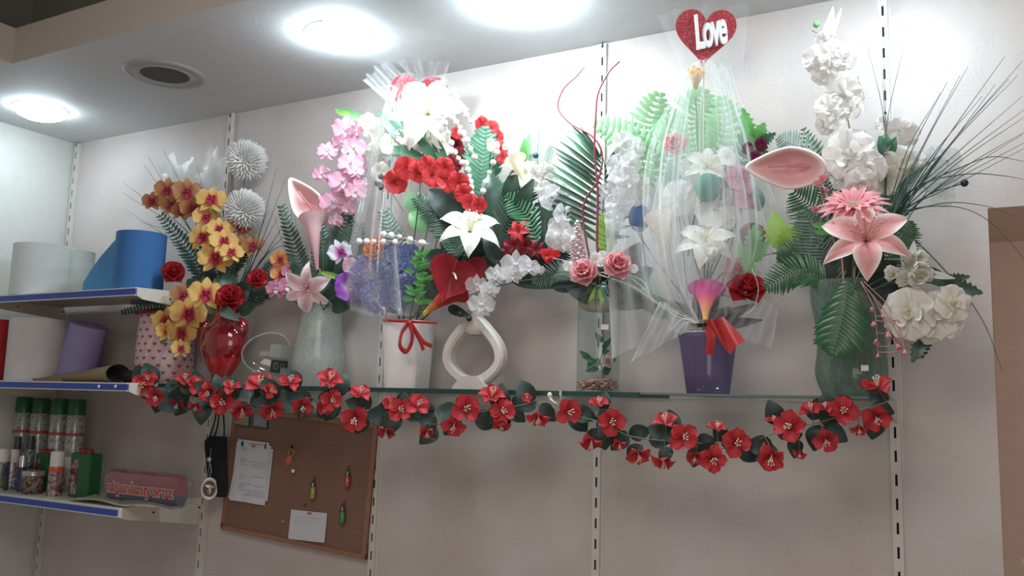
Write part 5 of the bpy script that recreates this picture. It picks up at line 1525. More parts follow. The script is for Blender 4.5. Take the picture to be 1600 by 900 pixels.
spray('orchid_spray', 'large white orchids at the foot of the tall spray', 'orchid spray', [(1335, 460), (1340, 350), (1338, 270)],
      [(1328, 243, 42, {'yaw': -10, 'pitch': 10}), (1356, 262, 30), (1318, 275, 24), (1345, 285, 26, {'pitch': -20})], 'double', WH, Y7 - .02, jitter=30)
spray('orchid_spray', 'white and cream orchids right of the tall spray, before the grass', 'orchid spray', [(1345, 460), (1375, 360), (1395, 240)],
      [(1405, 205, 24), (1418, 210, 20), (1380, 192, 14), (1402, 262, 36, {'mats': CR, 'yaw': 10}), (1385, 280, 26, {'mats': CR}), (1430, 250, 18)], 'five', WH, Y7 + .02, jitter=30)
spray('orchid_spray', 'sheer off-white flowers behind the arching grass at the right', 'orchid spray', [(1360, 460), (1420, 340), (1480, 260)],
      [(1455, 258, 24), (1480, 250, 22), (1470, 285, 24), (1440, 285, 18), (1490, 275, 18), (1475, 308, 18), (1460, 240, 14)], 'five', [SHEER, WH[1]], Y7 + .10, jitter=30)
t = thing('berry_sprig', 'dark berry on a twig crossing the sheer off-white flowers', 'berries', at(1440, 310, Y7))
P = at(1507, 286, Y7); MB().ball(P, 6 * mpp(P), 0, 12, 8).build('berry', BERRY, t); MB().tube(smooth(path_px([(1400, 350), (1450, 305), (1507, 286)], Y7), 5), .0014, 5).build('stalk', G_SHAD, t)
leaves('leaf_spray', 'dark green lobed leaf below the small white orchids', 'leaf spray', [(1385, 245, 1374, 212, 18, Y7 - .02, G_MID), (1386, 245, 1386, 210, 18, Y7 - .02, G_MID), (1387, 245, 1400, 214, 16, Y7 - .02, G_MID), (1384, 210, 1382, 244, 20, Y7 - .02, G_DARK)], stem=[(1370, 440), (1383, 320), (1385, 245)])
single('calla_lily', 'large pink calla lily with a rolled white rim above the gerbera', 'calla lily', [(1320, 460), (1310, 360), (1285, 288)], 'calla', CP, 1232, 262, 52, Y7 - .08, -8, -8, 86, sc=(.94, 1.10, 1), stem_m=PSTEM)
single('gerbera', 'pink gerbera above the pink and white lily', 'gerbera', [(1330, 460), (1335, 380), (1335, 335)], 'gerbera', GB, 1334, 323, 54, Y7 - .09, 0, 58, 0)
single('lily_flower', 'large pink and white lily over the rim of the green vase', 'lily', [(1330, 460), (1345, 420), (1355, 385)], 'lily', LP, 1352, 376, 58, Y7 - .13, 5, 28, 20, sc=(1.1, 1, 1.1))
spray('flower_spray', 'drooping pink spray of small bell flowers over the green vase', 'bell flowers', [(1345, 440), (1365, 480), (1370, 520), (1372, 550)],
      [(1362, 480, 6), (1365, 502, 7), (1369, 530, 7), (1372, 552, 5), (1388, 518, 8), (1402, 538, 8), (1414, 546, 6), (1380, 490, 5), (1404, 500, 4)], 'cup', [petalmat('coral_bell', [(0, '#f2b8b8'), (1, '#e88c90')])] * 2, Y7 - .12, pitch=-70, stem_m=PSTEM, stem_r=.0013)
t = thing('flower_spray', 'two longer bare strands of the drooping pink spray', 'bell flowers', at(1350, 445, Y7 - .12))
for pts in ([(1345, 440), (1378, 480), (1402, 520), (1415, 548)], [(1350, 440), (1385, 475), (1405, 515), (1415, 550)], [(1345, 440), (1368, 470), (1390, 520), (1402, 542)]):
    MB().tube(smooth(path_px(pts, Y7 - .12), 5), .0013, 5).build('strand', PSTEM, t)
spray('flower_spray', 'small pink bell flowers at the stem of the large pink calla', 'bell flowers', [(1310, 400), (1290, 330), (1280, 290)], [(1286, 284, 10), (1276, 290, 8), (1274, 330, 8), (1292, 300, 6)], 'cup', [MATS['coral_bell']] * 2, Y7 - .08, pitch=30, stem_m=PSTEM)
spray('orchid_spray', 'full cream-white blooms hanging at the lower right of the green vase', 'orchid spray', [(1350, 460), (1400, 440), (1440, 460)],
      [(1422, 490, 42, {'yaw': -15, 'pitch': 0}), (1462, 492, 38, {'yaw': 10}), (1488, 474, 30, {'yaw': 30}), (1442, 505, 34, {'pitch': -25}), (1485, 505, 24, {'yaw': 25, 'pitch': -20})], 'double', CR, Y7 - .08, jitter=15)
spray('orchid_spray', 'cream-white flower cluster between the pink lily and the lower blooms', 'orchid spray', [(1350, 450), (1390, 430), (1425, 420)],
      [(1412, 408, 24), (1430, 425, 26), (1446, 438, 24), (1420, 440, 20), (1435, 400, 16), (1400, 430, 18)], 'cup', CR, Y7 - .06, jitter=30, pitch=10)
leaves('sheer_leaf_spray', 'slender white petals poking out above the cream-white cluster', 'white petals', [(1425, 410, 1428, 376, 12, Y7 - .08, WH[0]), (1440, 425, 1492, 435, 12, Y7 - .08, WH[0]), (1432, 412, 1448, 398, 12, Y7 - .08, WH[0]), (1420, 415, 1412, 385, 12, Y7 - .08, WH[0])])
fronds('fern_bunch', 'dark ferns around the mouth of the green vase', 'fern',
       [([(1320, 450), (1290, 350), (1240, 300)], Y7 + .04, 50, 24, 'fern', G_PALM, {'fwd': .5, 'lw': .008}),
        ([(1320, 450), (1285, 390), (1255, 330)], Y7, 46, 22, 'fern', G_DARK, {'fwd': .5, 'lw': .008}),
        ([(1300, 440), (1250, 425), (1195, 450)], Y7 - .02, 34, 22, 'fern', G_PALM, {'fwd': .5, 'lw': .007}),
        ([(1300, 440), (1260, 400), (1215, 400)], Y7 + .02, 34, 22, 'fern', G_PALM, {'fwd': .5, 'lw': .007}),
        ([(1300, 300), (1260, 240), (1215, 215)], Y7 + .05, 30, 22, 'fern', G_SILV, {'fwd': .5, 'lw': .006}),
        ([(1300, 330), (1285, 270), (1255, 200)], Y7 + .06, 26, 20, 'fern', G_PALM, {'fwd': .5, 'lw': .006}),
        ([(1340, 440), (1370, 340), (1375, 290)], Y7 + .06, 50, 24, 'fern', G_PALM, {'fwd': .5, 'lw': .008}),
        ([(1340, 450), (1330, 360), (1310, 300)], Y7 + .06, 50, 24, 'fern', G_DARK, {'fwd': .5, 'lw': .008}),
        ([(1350, 450), (1390, 390), (1420, 345)], Y7 + .06, 40, 22, 'fern', G_PALM, {'fwd': .5, 'lw': .008})])
fronds('palm_leaf', 'glossy green palm leaf hanging over the front of the green vase', 'palm leaf',
       [([(1326, 438), (1318, 495), (1302, 552)], Y7 - .12, 46, 19, 'broad', G_PALM, {'fwd': .55, 'curl': .25, 'lw': .017})], part='leaf_blade')
leaves('leaf_spray', 'blackish leaves packed under the pink lily in the green vase', 'leaf spray',
       [(1330, 450, 1290, 380, 50, Y7 + .02, G_SHAD), (1330, 450, 1320, 370, 52, Y7 + .03, G_SHAD), (1340, 450, 1370, 370, 52, Y7 + .03, G_SHAD), (1340, 450, 1400, 410, 46, Y7, G_SHAD), (1350, 450, 1415, 455, 34, Y7 - .02, G_SHAD), (1380, 440, 1400, 490, 30, Y7 - .02, G_SHAD), (1310, 455, 1270, 430, 40, Y7 + .02, G_SHAD), (1330, 440, 1300, 330, 50, Y7 + .06, G_SHAD), (1350, 455, 1410, 440, 40, Y7 - .03, G_SHAD)])
leaves('leaf_spray', 'bright green twisted leaf at the left of the gerbera', 'leaf spray', [(1310, 358, 1268, 350, 14, Y7 - .10, G_BRIGHT), (1308, 362, 1272, 362, 12, Y7 - .10, G_BRIGHT)])
leaves('leaf_spray', 'toothed dark leaves sticking out right and below the cream blooms', 'leaf spray',
       [(1480, 445, 1535, 458, 24, Y7 - .06, G_DARK, {'serr': .25, 'nt': 14}), (1475, 440, 1515, 432, 18, Y7 - .06, G_DARK, {'serr': .25, 'nt': 14}), (1445, 525, 1425, 566, 22, Y7 - .07, G_DARK, {'serr': .25, 'nt': 14}), (1450, 520, 1440, 560, 18, Y7 - .06, G_DARK, {'serr': .25, 'nt': 14}), (1455, 518, 1485, 520, 14, Y7 - .06, G_DARK), (1440, 420, 1490, 450, 24, Y7 - .04, G_DARK)], stem=[(1350, 455), (1420, 440), (1475, 445)], y=Y7 - .05)
gb = []
rnd = random.Random(11)
for (x1, y1) in ((1480, 128), (1512, 105), (1570, 88), (1598, 95), (1576, 124), (1598, 150), (1605, 168), (1602, 182), (1598, 210), (1612, 200), (1600, 232), (1535, 150), (1555, 132), (1590, 118), (1610, 218), (1470, 145), (1500, 118)):
    x0, y0 = 1388 + rnd.uniform(-6, 8), 348 + rnd.uniform(-8, 8)
    mx, my = (x0 * .5 + x1 * .5) - rnd.uniform(4, 16) * .6, (y0 + y1) / 2 - rnd.uniform(-4, 14)
    gb.append([(1362, 420), (x0, y0), (mx, my), (x1, y1)])
gb += [[(1362, 420), (1395, 340), (1480, 322), (1545, 345), (1605, 410)], [(1362, 420), (1390, 348), (1470, 318), (1540, 322), (1590, 340)], [(1395, 352), (1440, 385), (1500, 450), (1540, 510), (1566, 580)], [(1395, 350), (1440, 290), (1510, 272), (1570, 275), (1605, 282)], [(1395, 345), (1420, 300), (1500, 262), (1550, 245), (1600, 252)]]
grass('grass_spray', 'large fan of dark grass blades sweeping up to the right edge', gb, m=G_BLUE, y=Y7 - .02, r=1.15)
grass('grass_spray', 'three thin upright grass blades in front of the right upright', [[(1370, 440), (1383, 320), (1383, 220), (1378, 100)], [(1370, 440), (1382, 320), (1385, 200), (1412, 72)], [(1370, 440), (1382, 300), (1380, 180), (1355, 72)], [(1370, 440), (1384, 300), (1384, 200), (1381, 90)]], m=G_BLUE, y=Y7, r=1.0)
grass('grass_spray', 'short bundled dark blades at the base of the large grass fan', [[(1355, 440), (1385, 360), (1400 + i * 5, 300 - i * 4), (1420 + i * 8, 262 - i * 3)] for i in range(7)], m=G_DARK, y=Y7 - .03, r=2.0)

# ================================================================== the garland under the glass
YG = -.325
vine = [(212, 605), (250, 608), (300, 622), (350, 628), (400, 632), (450, 628), (500, 620), (530, 628), (565, 642), (610, 645), (655, 660), (690, 662), (725, 650), (770, 640), (820, 632), (852, 622), (868, 640), (900, 650), (940, 660), (980, 680), (1030, 688), (1080, 690), (1130, 700), (1180, 688), (1225, 672), (1280, 660), (1330, 645), (1375, 632), (1390, 625)]
t = thing('flower_garland', 'garland of red blossoms and dark leaves hung along the glass shelf edge', 'garland', at(860, 622, YG))
sp = smooth(path_px(vine, YG), 6)
MB().tube(sp, .0016, 5).build('vine', mat('vine_grey_green', '#6a7464', .6), t)
rnd = random.Random(21)
GF = [(222, 602, 17, 0, 0), (244, 618, 15, 0, -20), (232, 596, 14, -10, 30), (277, 628, 13, 0, -50), (306, 632, 11, 0, -50), (290, 598, 15, 0, 50), (305, 604, 15, 10, 30), (327, 612, 15, 0, -10), (350, 626, 19, 0, -10), (362, 608, 14, 10, 50), (378, 636, 17, 0, -50), (407, 605, 21, 0, 45), (420, 612, 12, 40, 20), (453, 600, 18, 0, 40), (425, 636, 18, 0, -45), (473, 632, 17, 0, -30), (514, 597, 20, 10, 40), (517, 625, 17, 0, 0), (508, 634, 14, 0, -40), (562, 618, 17, 0, 45), (556, 652, 21, 0, -20), (603, 670, 16, 0, -60), (610, 632, 13, 0, 20), (626, 642, 19, 0, 10), (652, 637, 18, 20, 30), (668, 672, 13, 0, -50), (710, 662, 18, 0, -35), (727, 640, 22, 0, 5), (768, 622, 20, 0, 45), (786, 645, 20, 5, 10), (784, 660, 14, 0, -50), (824, 623, 8, 0, 20), (842, 648, 17, 0, -55), (887, 644, 20, 10, 0), (925, 684, 19, 0, -65), (936, 634, 15, 0, 60), (957, 660, 21, 5, 0), (968, 690, 12, 0, -60), (997, 706, 18, 0, -50), (1040, 664, 19, 0, 60), (1036, 714, 18, 0, -65), (1068, 684, 22, 10, 5), (1086, 712, 14, 0, -40), (1114, 716, 21, 0, -10), (1120, 672, 14, 0, 60), (1150, 692, 22, 5, 0), (1206, 710, 22, 0, -35), (1208, 660, 11, 0, 60), (1236, 668, 24, -5, 5), (1250, 706, 10, 0, -50), (1268, 645, 17, 0, 55), (1290, 686, 19, 5, -25), (1290, 640, 13, 0, 50), (1318, 644, 22, 0, 10), (1368, 650, 22, 0, -25), (1372, 610, 24, 0, 60), (1342, 668, 12, 0, -50)]
STALK = MATS['vine_grey_green']
LEAFAT = []
for i, (x, y_, r, yw, pt) in enumerate(GF):
    P = at(x, y_, YG - .015 + rnd.uniform(-.01, .01))
    rot = ori(P, yw, pt, 0)
    put_bloom(t, 'hibiscus', HB, P, r * mpp(P) * 1.15, yw + rnd.uniform(-12, 12), pt, rnd.uniform(0, 90), var=i % 3)
    near = min(sp, key=lambda q: (q - P).length)
    if (near - P).length > .012:
        MB().tube([near, near.lerp(P, .5) + V((0, .006, .004)), P + V((0, .004, 0))], .0013, 4).build('stalk', STALK, t)
    LEAFAT.append((near, P))
# leaves: three shared shapes
LM = []
for q in range(3):
    random.seed(40 + q)
    mb = MB(); leaf_mesh(mb, (0, 0, 0), (0, 1, 0), .78, fold=.22, droop=.16, nt=9, ruf=.015, tiltv=V((0, 0, 1)))
    LM.append(mb.mesh('leaf', [G_GAR]))
k = 0
for i, (near, P0) in enumerate(LEAFAT):
    for q in range(2 if i % 4 else 1):
        P = near.lerp(P0, rnd.uniform(.0, .6)) + V((rnd.uniform(-.012, .012), rnd.uniform(.022, .038), rnd.uniform(-.008, .008)))
        d = P0 - near
        px_dir = d.dot(C_R); py_dir = d.dot(C_U)
        a = math.degrees(math.atan2(-px_dir, py_dir)) if d.length > .02 and q == 0 else rnd.choice((-1, 1)) * rnd.uniform(50, 120)
        M = ori(P, rnd.uniform(-18, 18), rnd.uniform(-18, 18), a + rnd.uniform(-35, 35))
        if k < 98: place('leaf', LM[k % 3], t, P, M, rnd.uniform(26, 38) * mpp(P) * 1.15)
        k += 1
o = MB()
P = at(859, 618, YG + .02)
o.ball(P, .008, 0, 10, 7, (1, 1, 1.3)); o.tube([P, P + V((.005, -.006, -.012)), P + V((.018, -.008, -.02)), P + V((.03, -.004, -.025))], .003, 6); o.tube([P, P + V((.012, .006, -.022))], .003, 6)
o = o.build('garland_clip', mat('clip_plastic', '#d0d0c8', .3), org=P); tag(o, 'small white clip holding the garland to the glass edge at its middle', 'clip')

# ================================================================== left shelf goods
def roll(label, px, pytop, w_px, zb, y, m, core=True, lean=0, group='rolls of wrapping fabric', h=None, px2=None):
    P = at(px, pytop, y); k = mpp(P); r = w_px / 2 * k
    h = h or P.z - zb
    base = V((P.x, P.y, zb))
    t = thing('fabric_roll', label, 'fabric roll', base, group)
    b = MB().lathe([(r * .3, zb), (r, zb), (r * 1.0, zb + h * .5), (r, zb + h), (r * .32, zb + h), (r * .32, zb + h - .03)], 40, c=(base.x, base.y, 0))
    if lean:
        Mx = Matrix.Translation(base) @ Matrix.Rotation(R_(lean), 4, 'Y') @ Matrix.Translation(-base)
        b.xf(Mx)
    b.build('roll_body', m, t, 'auto')
    if core and not lean:
        MB().lathe([(r * .32, zb + h - .03), (r * .32, zb + h + .002), (r * .27, zb + h + .002), (r * .27, zb + h - .03)], 24, c=(base.x, base.y, 0)).build('core', mat('cardboard_core', '#a08a68', .8), t)
    return t, base, r, h
WNET = mat('white_net', '#d3dad8', .8, bump=.3, bscale=250)
BNET = mat('blue_felt_roll', '#2f6aa8', .85, bump=.3, bscale=250)
roll('wide white roll at the left on the topmost shelf', 72, 386, 90, ZT, -.29, WNET)
roll('second pale roll behind the white one on the topmost shelf', 122, 394, 50, ZT, -.19, mat('pale_net', '#b9c2c0', .8))
t, bs, r, h = roll('upright blue roll with its loose end pulled out on the topmost shelf', 222, 366, 74, ZT, -.28, BNET)
# loose wedge of the blue roll
a = at(183, 445, -.24); k = mpp(a)
xr = bs.x - r * .9
pts_b = [V((xr, bs.y - r * .5, ZT + .001)), V((xr - .10, bs.y - r * .6, ZT + .001)), V((xr - .20, bs.y - r * .5, ZT + .001))]
hs = [h * .93, h * .56, h * .2]
rows = []
sb = smooth(pts_b, 6); sh = smooth([V((q, 0, 0)) for q in hs], 6)
mb = MB()
for off in (0, .05):
    mb.grid([[p + V((0, off, 0)), p + V((0, off, s.x))] for p, s in zip(sb, sh)])
mb.grid([[p + V((0, 0, s.x)), p + V((0, .05, s.x))] for p, s in zip(sb, sh)])
mb.grid([[sb[-1], sb[-1] + V((0, .05, 0))], [sb[-1] + V((0, 0, sh[-1].x)), sb[-1] + V((0, .05, sh[-1].x))]])
mb.build('loose_end', mat('blue_felt_loose', '#3f88bc', .85), t, 'auto')

roll('white roll standing on the middle shelf', 63, 500, 84, ZM, -.28, mat('white_paper_roll', '#c9c6c6', .7))
roll('red roll cut off by the left edge of the picture', -6, 500, 46, ZM, -.35, mat('red_roll', '#b01c20', .7))
b_, base, r, h = roll('lavender roll leaning to the right on the middle shelf', 124, 505, 56, ZM, -.24, mat('lavender_roll', '#8c82ae', .8), core=False, lean=16)
base.x -= 0
# rolled kraft paper lying down
P0, P1 = at(60, 585, -.33), at(185, 574, -.30)
r1 = 18 * mpp(P1)
P0.z = ZM + .010; P1.z = ZM + r1
KR = mat('kraft_paper', '#8a7654', .8)
t = thing('paper_roll', 'rolled brown kraft paper lying on the middle shelf, dark open end', 'paper roll', (P0 + P1) / 2)
d = (P1 - P0).normalized(); s1 = V((0, 0, 1)).cross(d).normalized(); s2 = d.cross(s1)
rows = []
for i in range(9):
    f = i / 8
    c_ = P0.lerp(P1, f); rr = .007 + (r1 - .007) * f
    c_ = V((c_.x, c_.y, ZM + rr * .8 + .001))
    rows.append([c_ + (s1 * math.cos(a) * 1.25 + s2 * math.sin(a) * .8) * rr * (1 + .04 * math.sin(a * 2)) for a in [2 * PI * j / 26 * 1.0 for j in range(26)]])
MB().grid(rows, closed=True).build('paper_tube', KR, t)
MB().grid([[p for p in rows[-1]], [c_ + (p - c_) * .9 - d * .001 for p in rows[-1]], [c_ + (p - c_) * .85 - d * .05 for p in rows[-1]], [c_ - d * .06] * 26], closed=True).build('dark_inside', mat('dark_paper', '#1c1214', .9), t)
P2 = at(60, 590, -.36)
MB().box((P0.x + .01, P1.y - .06, ZM + .0005), (P0.x + .19, P1.y - .02, ZM + .012)).build('flat_fold', KR, t, False)
o = MB().box((0, 0, 0), (1, 1, 1))
ca = at(205, 560, -.2)
q = at(200, 590, -.24)
mb = MB(); mb.ball((q.x, q.y, ZM + .028), .03, 0, 18, 10, (1.4, 1, .9))
o = mb.build('dark_bundle', mat('dark_bundle_cloth', '#2a1c1c', .9, bump=.5), org=V((q.x, q.y, ZM))); tag(o, 'dark rolled bundle at the right end of the middle shelf', 'bundle')

# ---- bottom shelf
yb_ = -.12
WCAP = mat('spray_cap_white', '#dcd8d4', .4)
GCAP = mat('spray_cap_green', '#14592f', .35)
def label_mat(name, c0, stops):
    k = NT(name)
    xyz, vec = k.objxyz()
    nz = k.n('ShaderNodeTexNoise', i_Scale=45.0, i_Detail=2.0)
    k.set(nz.inputs['Vector'], vec)
    k.set(k.b.inputs['Base Color'], k.ramp(nz.outputs[0], stops))
    k.b.inputs['Roughness'].default_value = .3; k.b.inputs['Metallic'].default_value = .2
    return k.m
SILV = label_mat('can_print_silver', '', [(0.3, '#7c7e76'), (0.5, '#a8aba2'), (0.6, '#7d8078')])
def can(label, px, w, ytop, y, body, cap, caph=.22, group='spray cans on the lowest shelf', bands=(), dome=True):
    P = at(px, ytop, y); h = P.z - ZB; r = w / 2 * mpp(P); P.z = ZB
    t = thing('spray_can', label, 'spray can', P, group)
    hb = h * (1 - caph)
    MB().lathe([(r * .6, ZB + .002), (r, ZB), (r, ZB + hb - .006), (r * .9, ZB + hb)], 28, c=(P.x, P.y, 0), cap0=True).build('can_body', body, t, 'auto')
    MB().lathe([(r * .93, ZB + hb - .004), (r * .93, ZB + h - .01), (r * .8, ZB + h), (0, ZB + h + .001)], 28, c=(P.x, P.y, 0)).build('cap', cap, t, 'auto')
    for f0, f1, m in bands:
        MB().lathe([(r * 1.008, ZB + hb * f0), (r * 1.008, ZB + hb * f1)], 28, c=(P.x, P.y, 0)).build('label_band', m, t)
    return t
REDB = mat('print_red', '#a03a34', .5)
PRW = mat('print_white', '#c8c8c4', .5)
for i, (px, lab) in enumerate(((40, 'first tall silver spray can with a green cap, back row left'), (66, 'second tall silver spray can with a green cap, back row'), (96, 'third tall silver spray can with a green cap, slightly in shade'), (122, 'rightmost tall silver spray can with a green cap'))):
    can(lab, px, 27, 621 + i, -.17 + .01 * (i % 2), SILV, GCAP, .17, 'tall green-capped spray cans', ((.72, .76, REDB), (.3, .45, PRW)))
DPRN = label_mat('can_print_dark', '', [(0.35, '#2c3a3c'), (0.5, '#9aa8a4'), (0.62, '#3a4a48'), (.7, '#c8ccc8')])
WPRN = label_mat('can_print_multi', '', [(0.3, '#3a4a80'), (0.45, '#c8c8d0'), (0.55, '#a05060'), (0.65, '#5088a0')])
BPRN = label_mat('can_print_brown', '', [(0.3, '#4a2826'), (0.5, '#8a6a60'), (0.6, '#b0a8a0'), (0.7, '#502a2a')])
can('small dark patterned spray bottle at the left in the second row', 29, 11, 682, -.24, DPRN, mat('bottle_tip_dark', '#3a4442', .3), .25, 'small patterned bottles')
can('small dark patterned spray bottle right beside its twin', 49, 13, 681, -.24, DPRN, MATS['bottle_tip_dark'], .25, 'small patterned bottles')
can('white-capped spray can at the left edge of the lowest shelf', 5, 22, 701, -.34, label_mat('can_print_green', '', [(0.4, '#6a8040'), (0.55, '#30487a'), (0.7, '#c8c088')]), WCAP, .3, 'white-capped cans')
can('white-capped spray can with blue and white print, front row', 21, 21, 702, -.28, WPRN, WCAP, .32, 'white-capped cans')
can('short silver-nozzled bottle with a dark blue body', 37, 12, 712, -.31, mat('bottle_blue', '#2c3a68', .3), mat('nozzle_chrome', '#d0d0d0', .2, metal=.8), .3, 'white-capped cans')
can('white-capped slim can in front of the green box', 91, 22, 705, -.31, BPRN, WCAP, .33, 'white-capped cans', ((.82, .96, mat('orange_mark', '#e04a30', .5)),))
# lidded tin
P = at(50, 768, -.32); P.z = ZB; k = mpp(P); r = 17 * k
t = thing('tin_jar', 'short brown printed jar with stacked silver lids, front row', 'jar', P)
MB().lathe([(r * .8, ZB + .001), (r * .85, ZB), (r * .97, ZB + .075)], 28, c=(P.x, P.y, 0), cap0=True).build('jar_body', BPRN, t)
MB().lathe([(r * .97, ZB + .075), (r * 1.02, ZB + .077), (r * 1.02, ZB + .082), (r * .96, ZB + .085), (r * 1.02, ZB + .088), (r * 1.02, ZB + .094), (r * .5, ZB + .097), (0, ZB + .097)], 28, c=(P.x, P.y, 0)).build('lid', mat('lid_metal', '#b8b8b4', .25, metal=.6), t)
# green canisters with red caps
GRN = mat('canister_green', '#0f5a2a', .4)
RCAP = mat('canister_cap_red', '#8e1c20', .4)
for lab, px, y in (('green canister with red caps and a picture label, in front of the white package', 137, -.27), ('green canister with red cap half hidden behind the slim can', 76, -.22)):
    P = at(px, 700, y); P.z = ZB
    t = thing('canister', lab, 'canister', P, 'green canisters')
    w, dp, hh = (.13 if px > 100 else .09), .06, at(px, 708, y).z - ZB
    b = MB().box((P.x - w / 2, P.y - dp / 2, ZB), (P.x + w / 2, P.y + dp / 2, ZB + hh))
    ob = b.build('canister_body', GRN, t, False)
    bv = ob.modifiers.new('bevel', 'BEVEL'); bv.width = .006; bv.segments = 2
    MB().box((P.x - w / 2 + .006, P.y - dp / 2 - .001, ZB + .012), (P.x - w * .08, P.y - dp / 2, ZB + hh * .85)).build('picture_label', label_mat('canister_print', '', [(0.3, '#1e1c1c'), (0.45, '#7a2a28'), (0.6, '#a8a098'), (.7, '#40281e')]), t, False)
    b = MB()
    for s_ in (-.024, .016):
        b.lathe([(.016, ZB + hh), (.016, ZB + hh + .014), (.012, ZB + hh + .018), (0, ZB + hh + .018)], 20, c=(P.x + s_, P.y, 0))
    b.build('cap', RCAP, t, 'auto')
# banner package
PA, PB = at(176, 752, -.27), at(284, 772, -.27)
PA.z = PB.z = ZB
k = mpp(PA)
t = thing('banner_package', 'clear plastic bag holding a rolled red and blue banner with Turkish lettering', 'package', (PA + PB) / 2)
L = (PB - PA).length; d = (PB - PA).normalized()
H = 46 * k
nrm = V((-d.y, d.x, 0)) * -1
rows = []
cs = [(math.cos(a) * .032, H / 2 + math.sin(a) * H / 2) for a in [2 * PI * j / 28 for j in range(28)]]
kb = NT('banner_print'); xyz, vec = kb.objxyz()
for f in [i / 14 for i in range(15)]:
    c_ = PA.lerp(PB, f)
    wob = 1 + .03 * math.sin(f * 17)
    rows.append([c_ + nrm * (u * wob) + V((0, 0, .004 + v * wob)) for u, v in cs])
kb.set(kb.b.inputs['Base Color'], kb.ramp(kb.math('MULTIPLY', kb.math('SUBTRACT', xyz['Z'], 0.0), 10.0), [(0.0, '#4c4c72'), (0.5, '#4c4c72'), (0.52, '#943038'), (1, '#a02a34')]))
kb.b.inputs['Roughness'].default_value = .35
bb = MB().grid(rows, closed=True); bb.add(rows[-1], [tuple(range(28))]); bb.add(rows[0], [tuple(range(28))[::-1]])
bb.build('banner_roll', kb.m, t)
rows2 = []
for f in [i / 20 for i in range(-1, 24)]:
    c_ = PA.lerp(PB, f)
    sc_ = 1.06 if 0 <= f <= 1.0 else max(.55, 1 - abs(f - (0 if f < 0 else 1)) * 2.6)
    rows2.append([c_ + nrm * (u * sc_ * (1 + .07 * math.sin(j * 2.1 + f * 30))) + V((0, 0, .0005 + max(0, .005 + (v - H / 2) * sc_ + H / 2 + .002 * math.sin(j * 3 + f * 40)))) for j, (u, v) in enumerate(cs)])
MB().grid(rows2, closed=True).build('plastic_bag', glassmat('bag_plastic', '#f2f4f4', .08, .12, milky=.10, milkcol='#e8ecec'), t)
cu = bpy.data.curves.new('words', 'FONT')
cu.body = 'ni\u015fanlan\u0131yoruz'; cu.size = 1; cu.extrude = .01; cu.align_x = 'CENTER'; cu.align_y = 'CENTER'; cu.offset = .03; cu.shear = -.05
def text_mesh(cu, name, m):
    tmp = bpy.data.objects.new('tmp', cu); COL.objects.link(tmp)
    dg = bpy.context.evaluated_depsgraph_get(); dg.update()
    me = bpy.data.meshes.new_from_object(tmp.evaluated_get(dg)); bpy.data.objects.remove(tmp)
    me.materials.clear(); me.materials.append(m); me.name = name
    return me
me = text_mesh(cu, 'lettering', mat('banner_letters', '#b8433a', .4))
cu2 = cu.copy(); cu2.offset = .075; cu2.extrude = .004
me2 = text_mesh(cu2, 'lettering_outline', mat('banner_outline', '#d8c8c4', .4))
wid = max(v.co.x for v in me.vertices) - min(v.co.x for v in me.vertices)
Rt = Matrix((d, V((0, 0, 1)).cross(d) * -0 + V((0, 0, 1)), -nrm * -1)).transposed()
nf = -nrm if nrm.y > 0 else nrm
Rt = Matrix((d, V((0, 0, 1)), d.cross(V((0, 0, 1))))).transposed()
ctr = (PA + PB) / 2 + d.cross(V((0, 0, 1))) * .0325 + V((0, 0, H * .50))
for m_, off in ((me2, 0), (me, .0006)):
    place(m_.name, m_, t, ctr + d.cross(V((0, 0, 1))) * off, Rt, (L * .95 / wid, .062, .03))
# crumpled leaflet
rows = []
A, B_ = at(118, 775, -.36), at(262, 782, -.34)
rnd = random.Random(9)
for i in range(10):
    f = i / 9
    rows.append([V((A.x + (B_.x - A.x) * f + .02 * v, -.395 + .13 * v, ZB + .003 + .014 * abs(math.sin(f * 5 + v * 2)) + .004 * math.sin(v * 9))) for v in [j / 6 for j in range(7)]])
o = MB().grid(rows).build('leaflet', label_mat('leaflet_print', '', [(0.35, '#b0a890'), (0.6, '#bdb6a0'), (0.68, '#904030')]), org=V((rows[0][0].x, -.36, ZB)))
tag(o, 'crumpled cream leaflet lying in front of the banner package', 'leaflet')

# ================================================================== cork board, papers, bag
BC = at(463, 748, -.02)
t = thing('cork_board', 'brown cork notice board hanging slightly crooked under the glass shelf', 'cork board', BC)
Bm = Matrix.Translation(BC) @ Matrix.Rotation(R_(3.2), 4, 'Y')
w, h = .755, .50
k = NT('cork')
xyz, vec = k.objxyz()
n1 = k.n('ShaderNodeTexNoise', i_Scale=180.0); k.set(n1.inputs['Vector'], vec)
n2 = k.n('ShaderNodeTexNoise', i_Scale=4.0); k.set(n2.inputs['Vector'], vec)
c1 = k.ramp(n1.outputs[0], [(0.3, '#745242'), (0.55, '#84604c'), (0.7, '#906c54')])
k.set(k.b.inputs['Base Color'], c1); k.b.inputs['Roughness'].default_value = .9
CORK = k.m
WOODF = mat('board_frame_wood', '#94664e', .5, noise=.15)
MB().box((-w/2, .0, -h/2), (w/2, .012, h/2), 0, Bm).build('cork_panel', CORK, t, False)
fr = .018
for lo, hi in (((-w/2, -.008, -h/2), (w/2, .014, -h/2 + fr)), ((-w/2, -.008, h/2 - fr), (w/2, .014, h/2)), ((-w/2, -.0075, -h/2), (-w/2 + fr, .0135, h/2)), ((w/2 - fr, -.0075, -h/2), (w/2, .0135, h/2))):
    MB().box(lo, hi, 0, Bm).build('frame_rail', WOODF, t, False)
q = Bm @ V((-w/2 + .01, -.01, -h/2 + .02)); MB().ball(q, .009, 0, 10, 6, (1, .5, 1)).build('corner_cap', RCAP, t)
PAPER = mat('paper_white', '#c9cad0', .8)
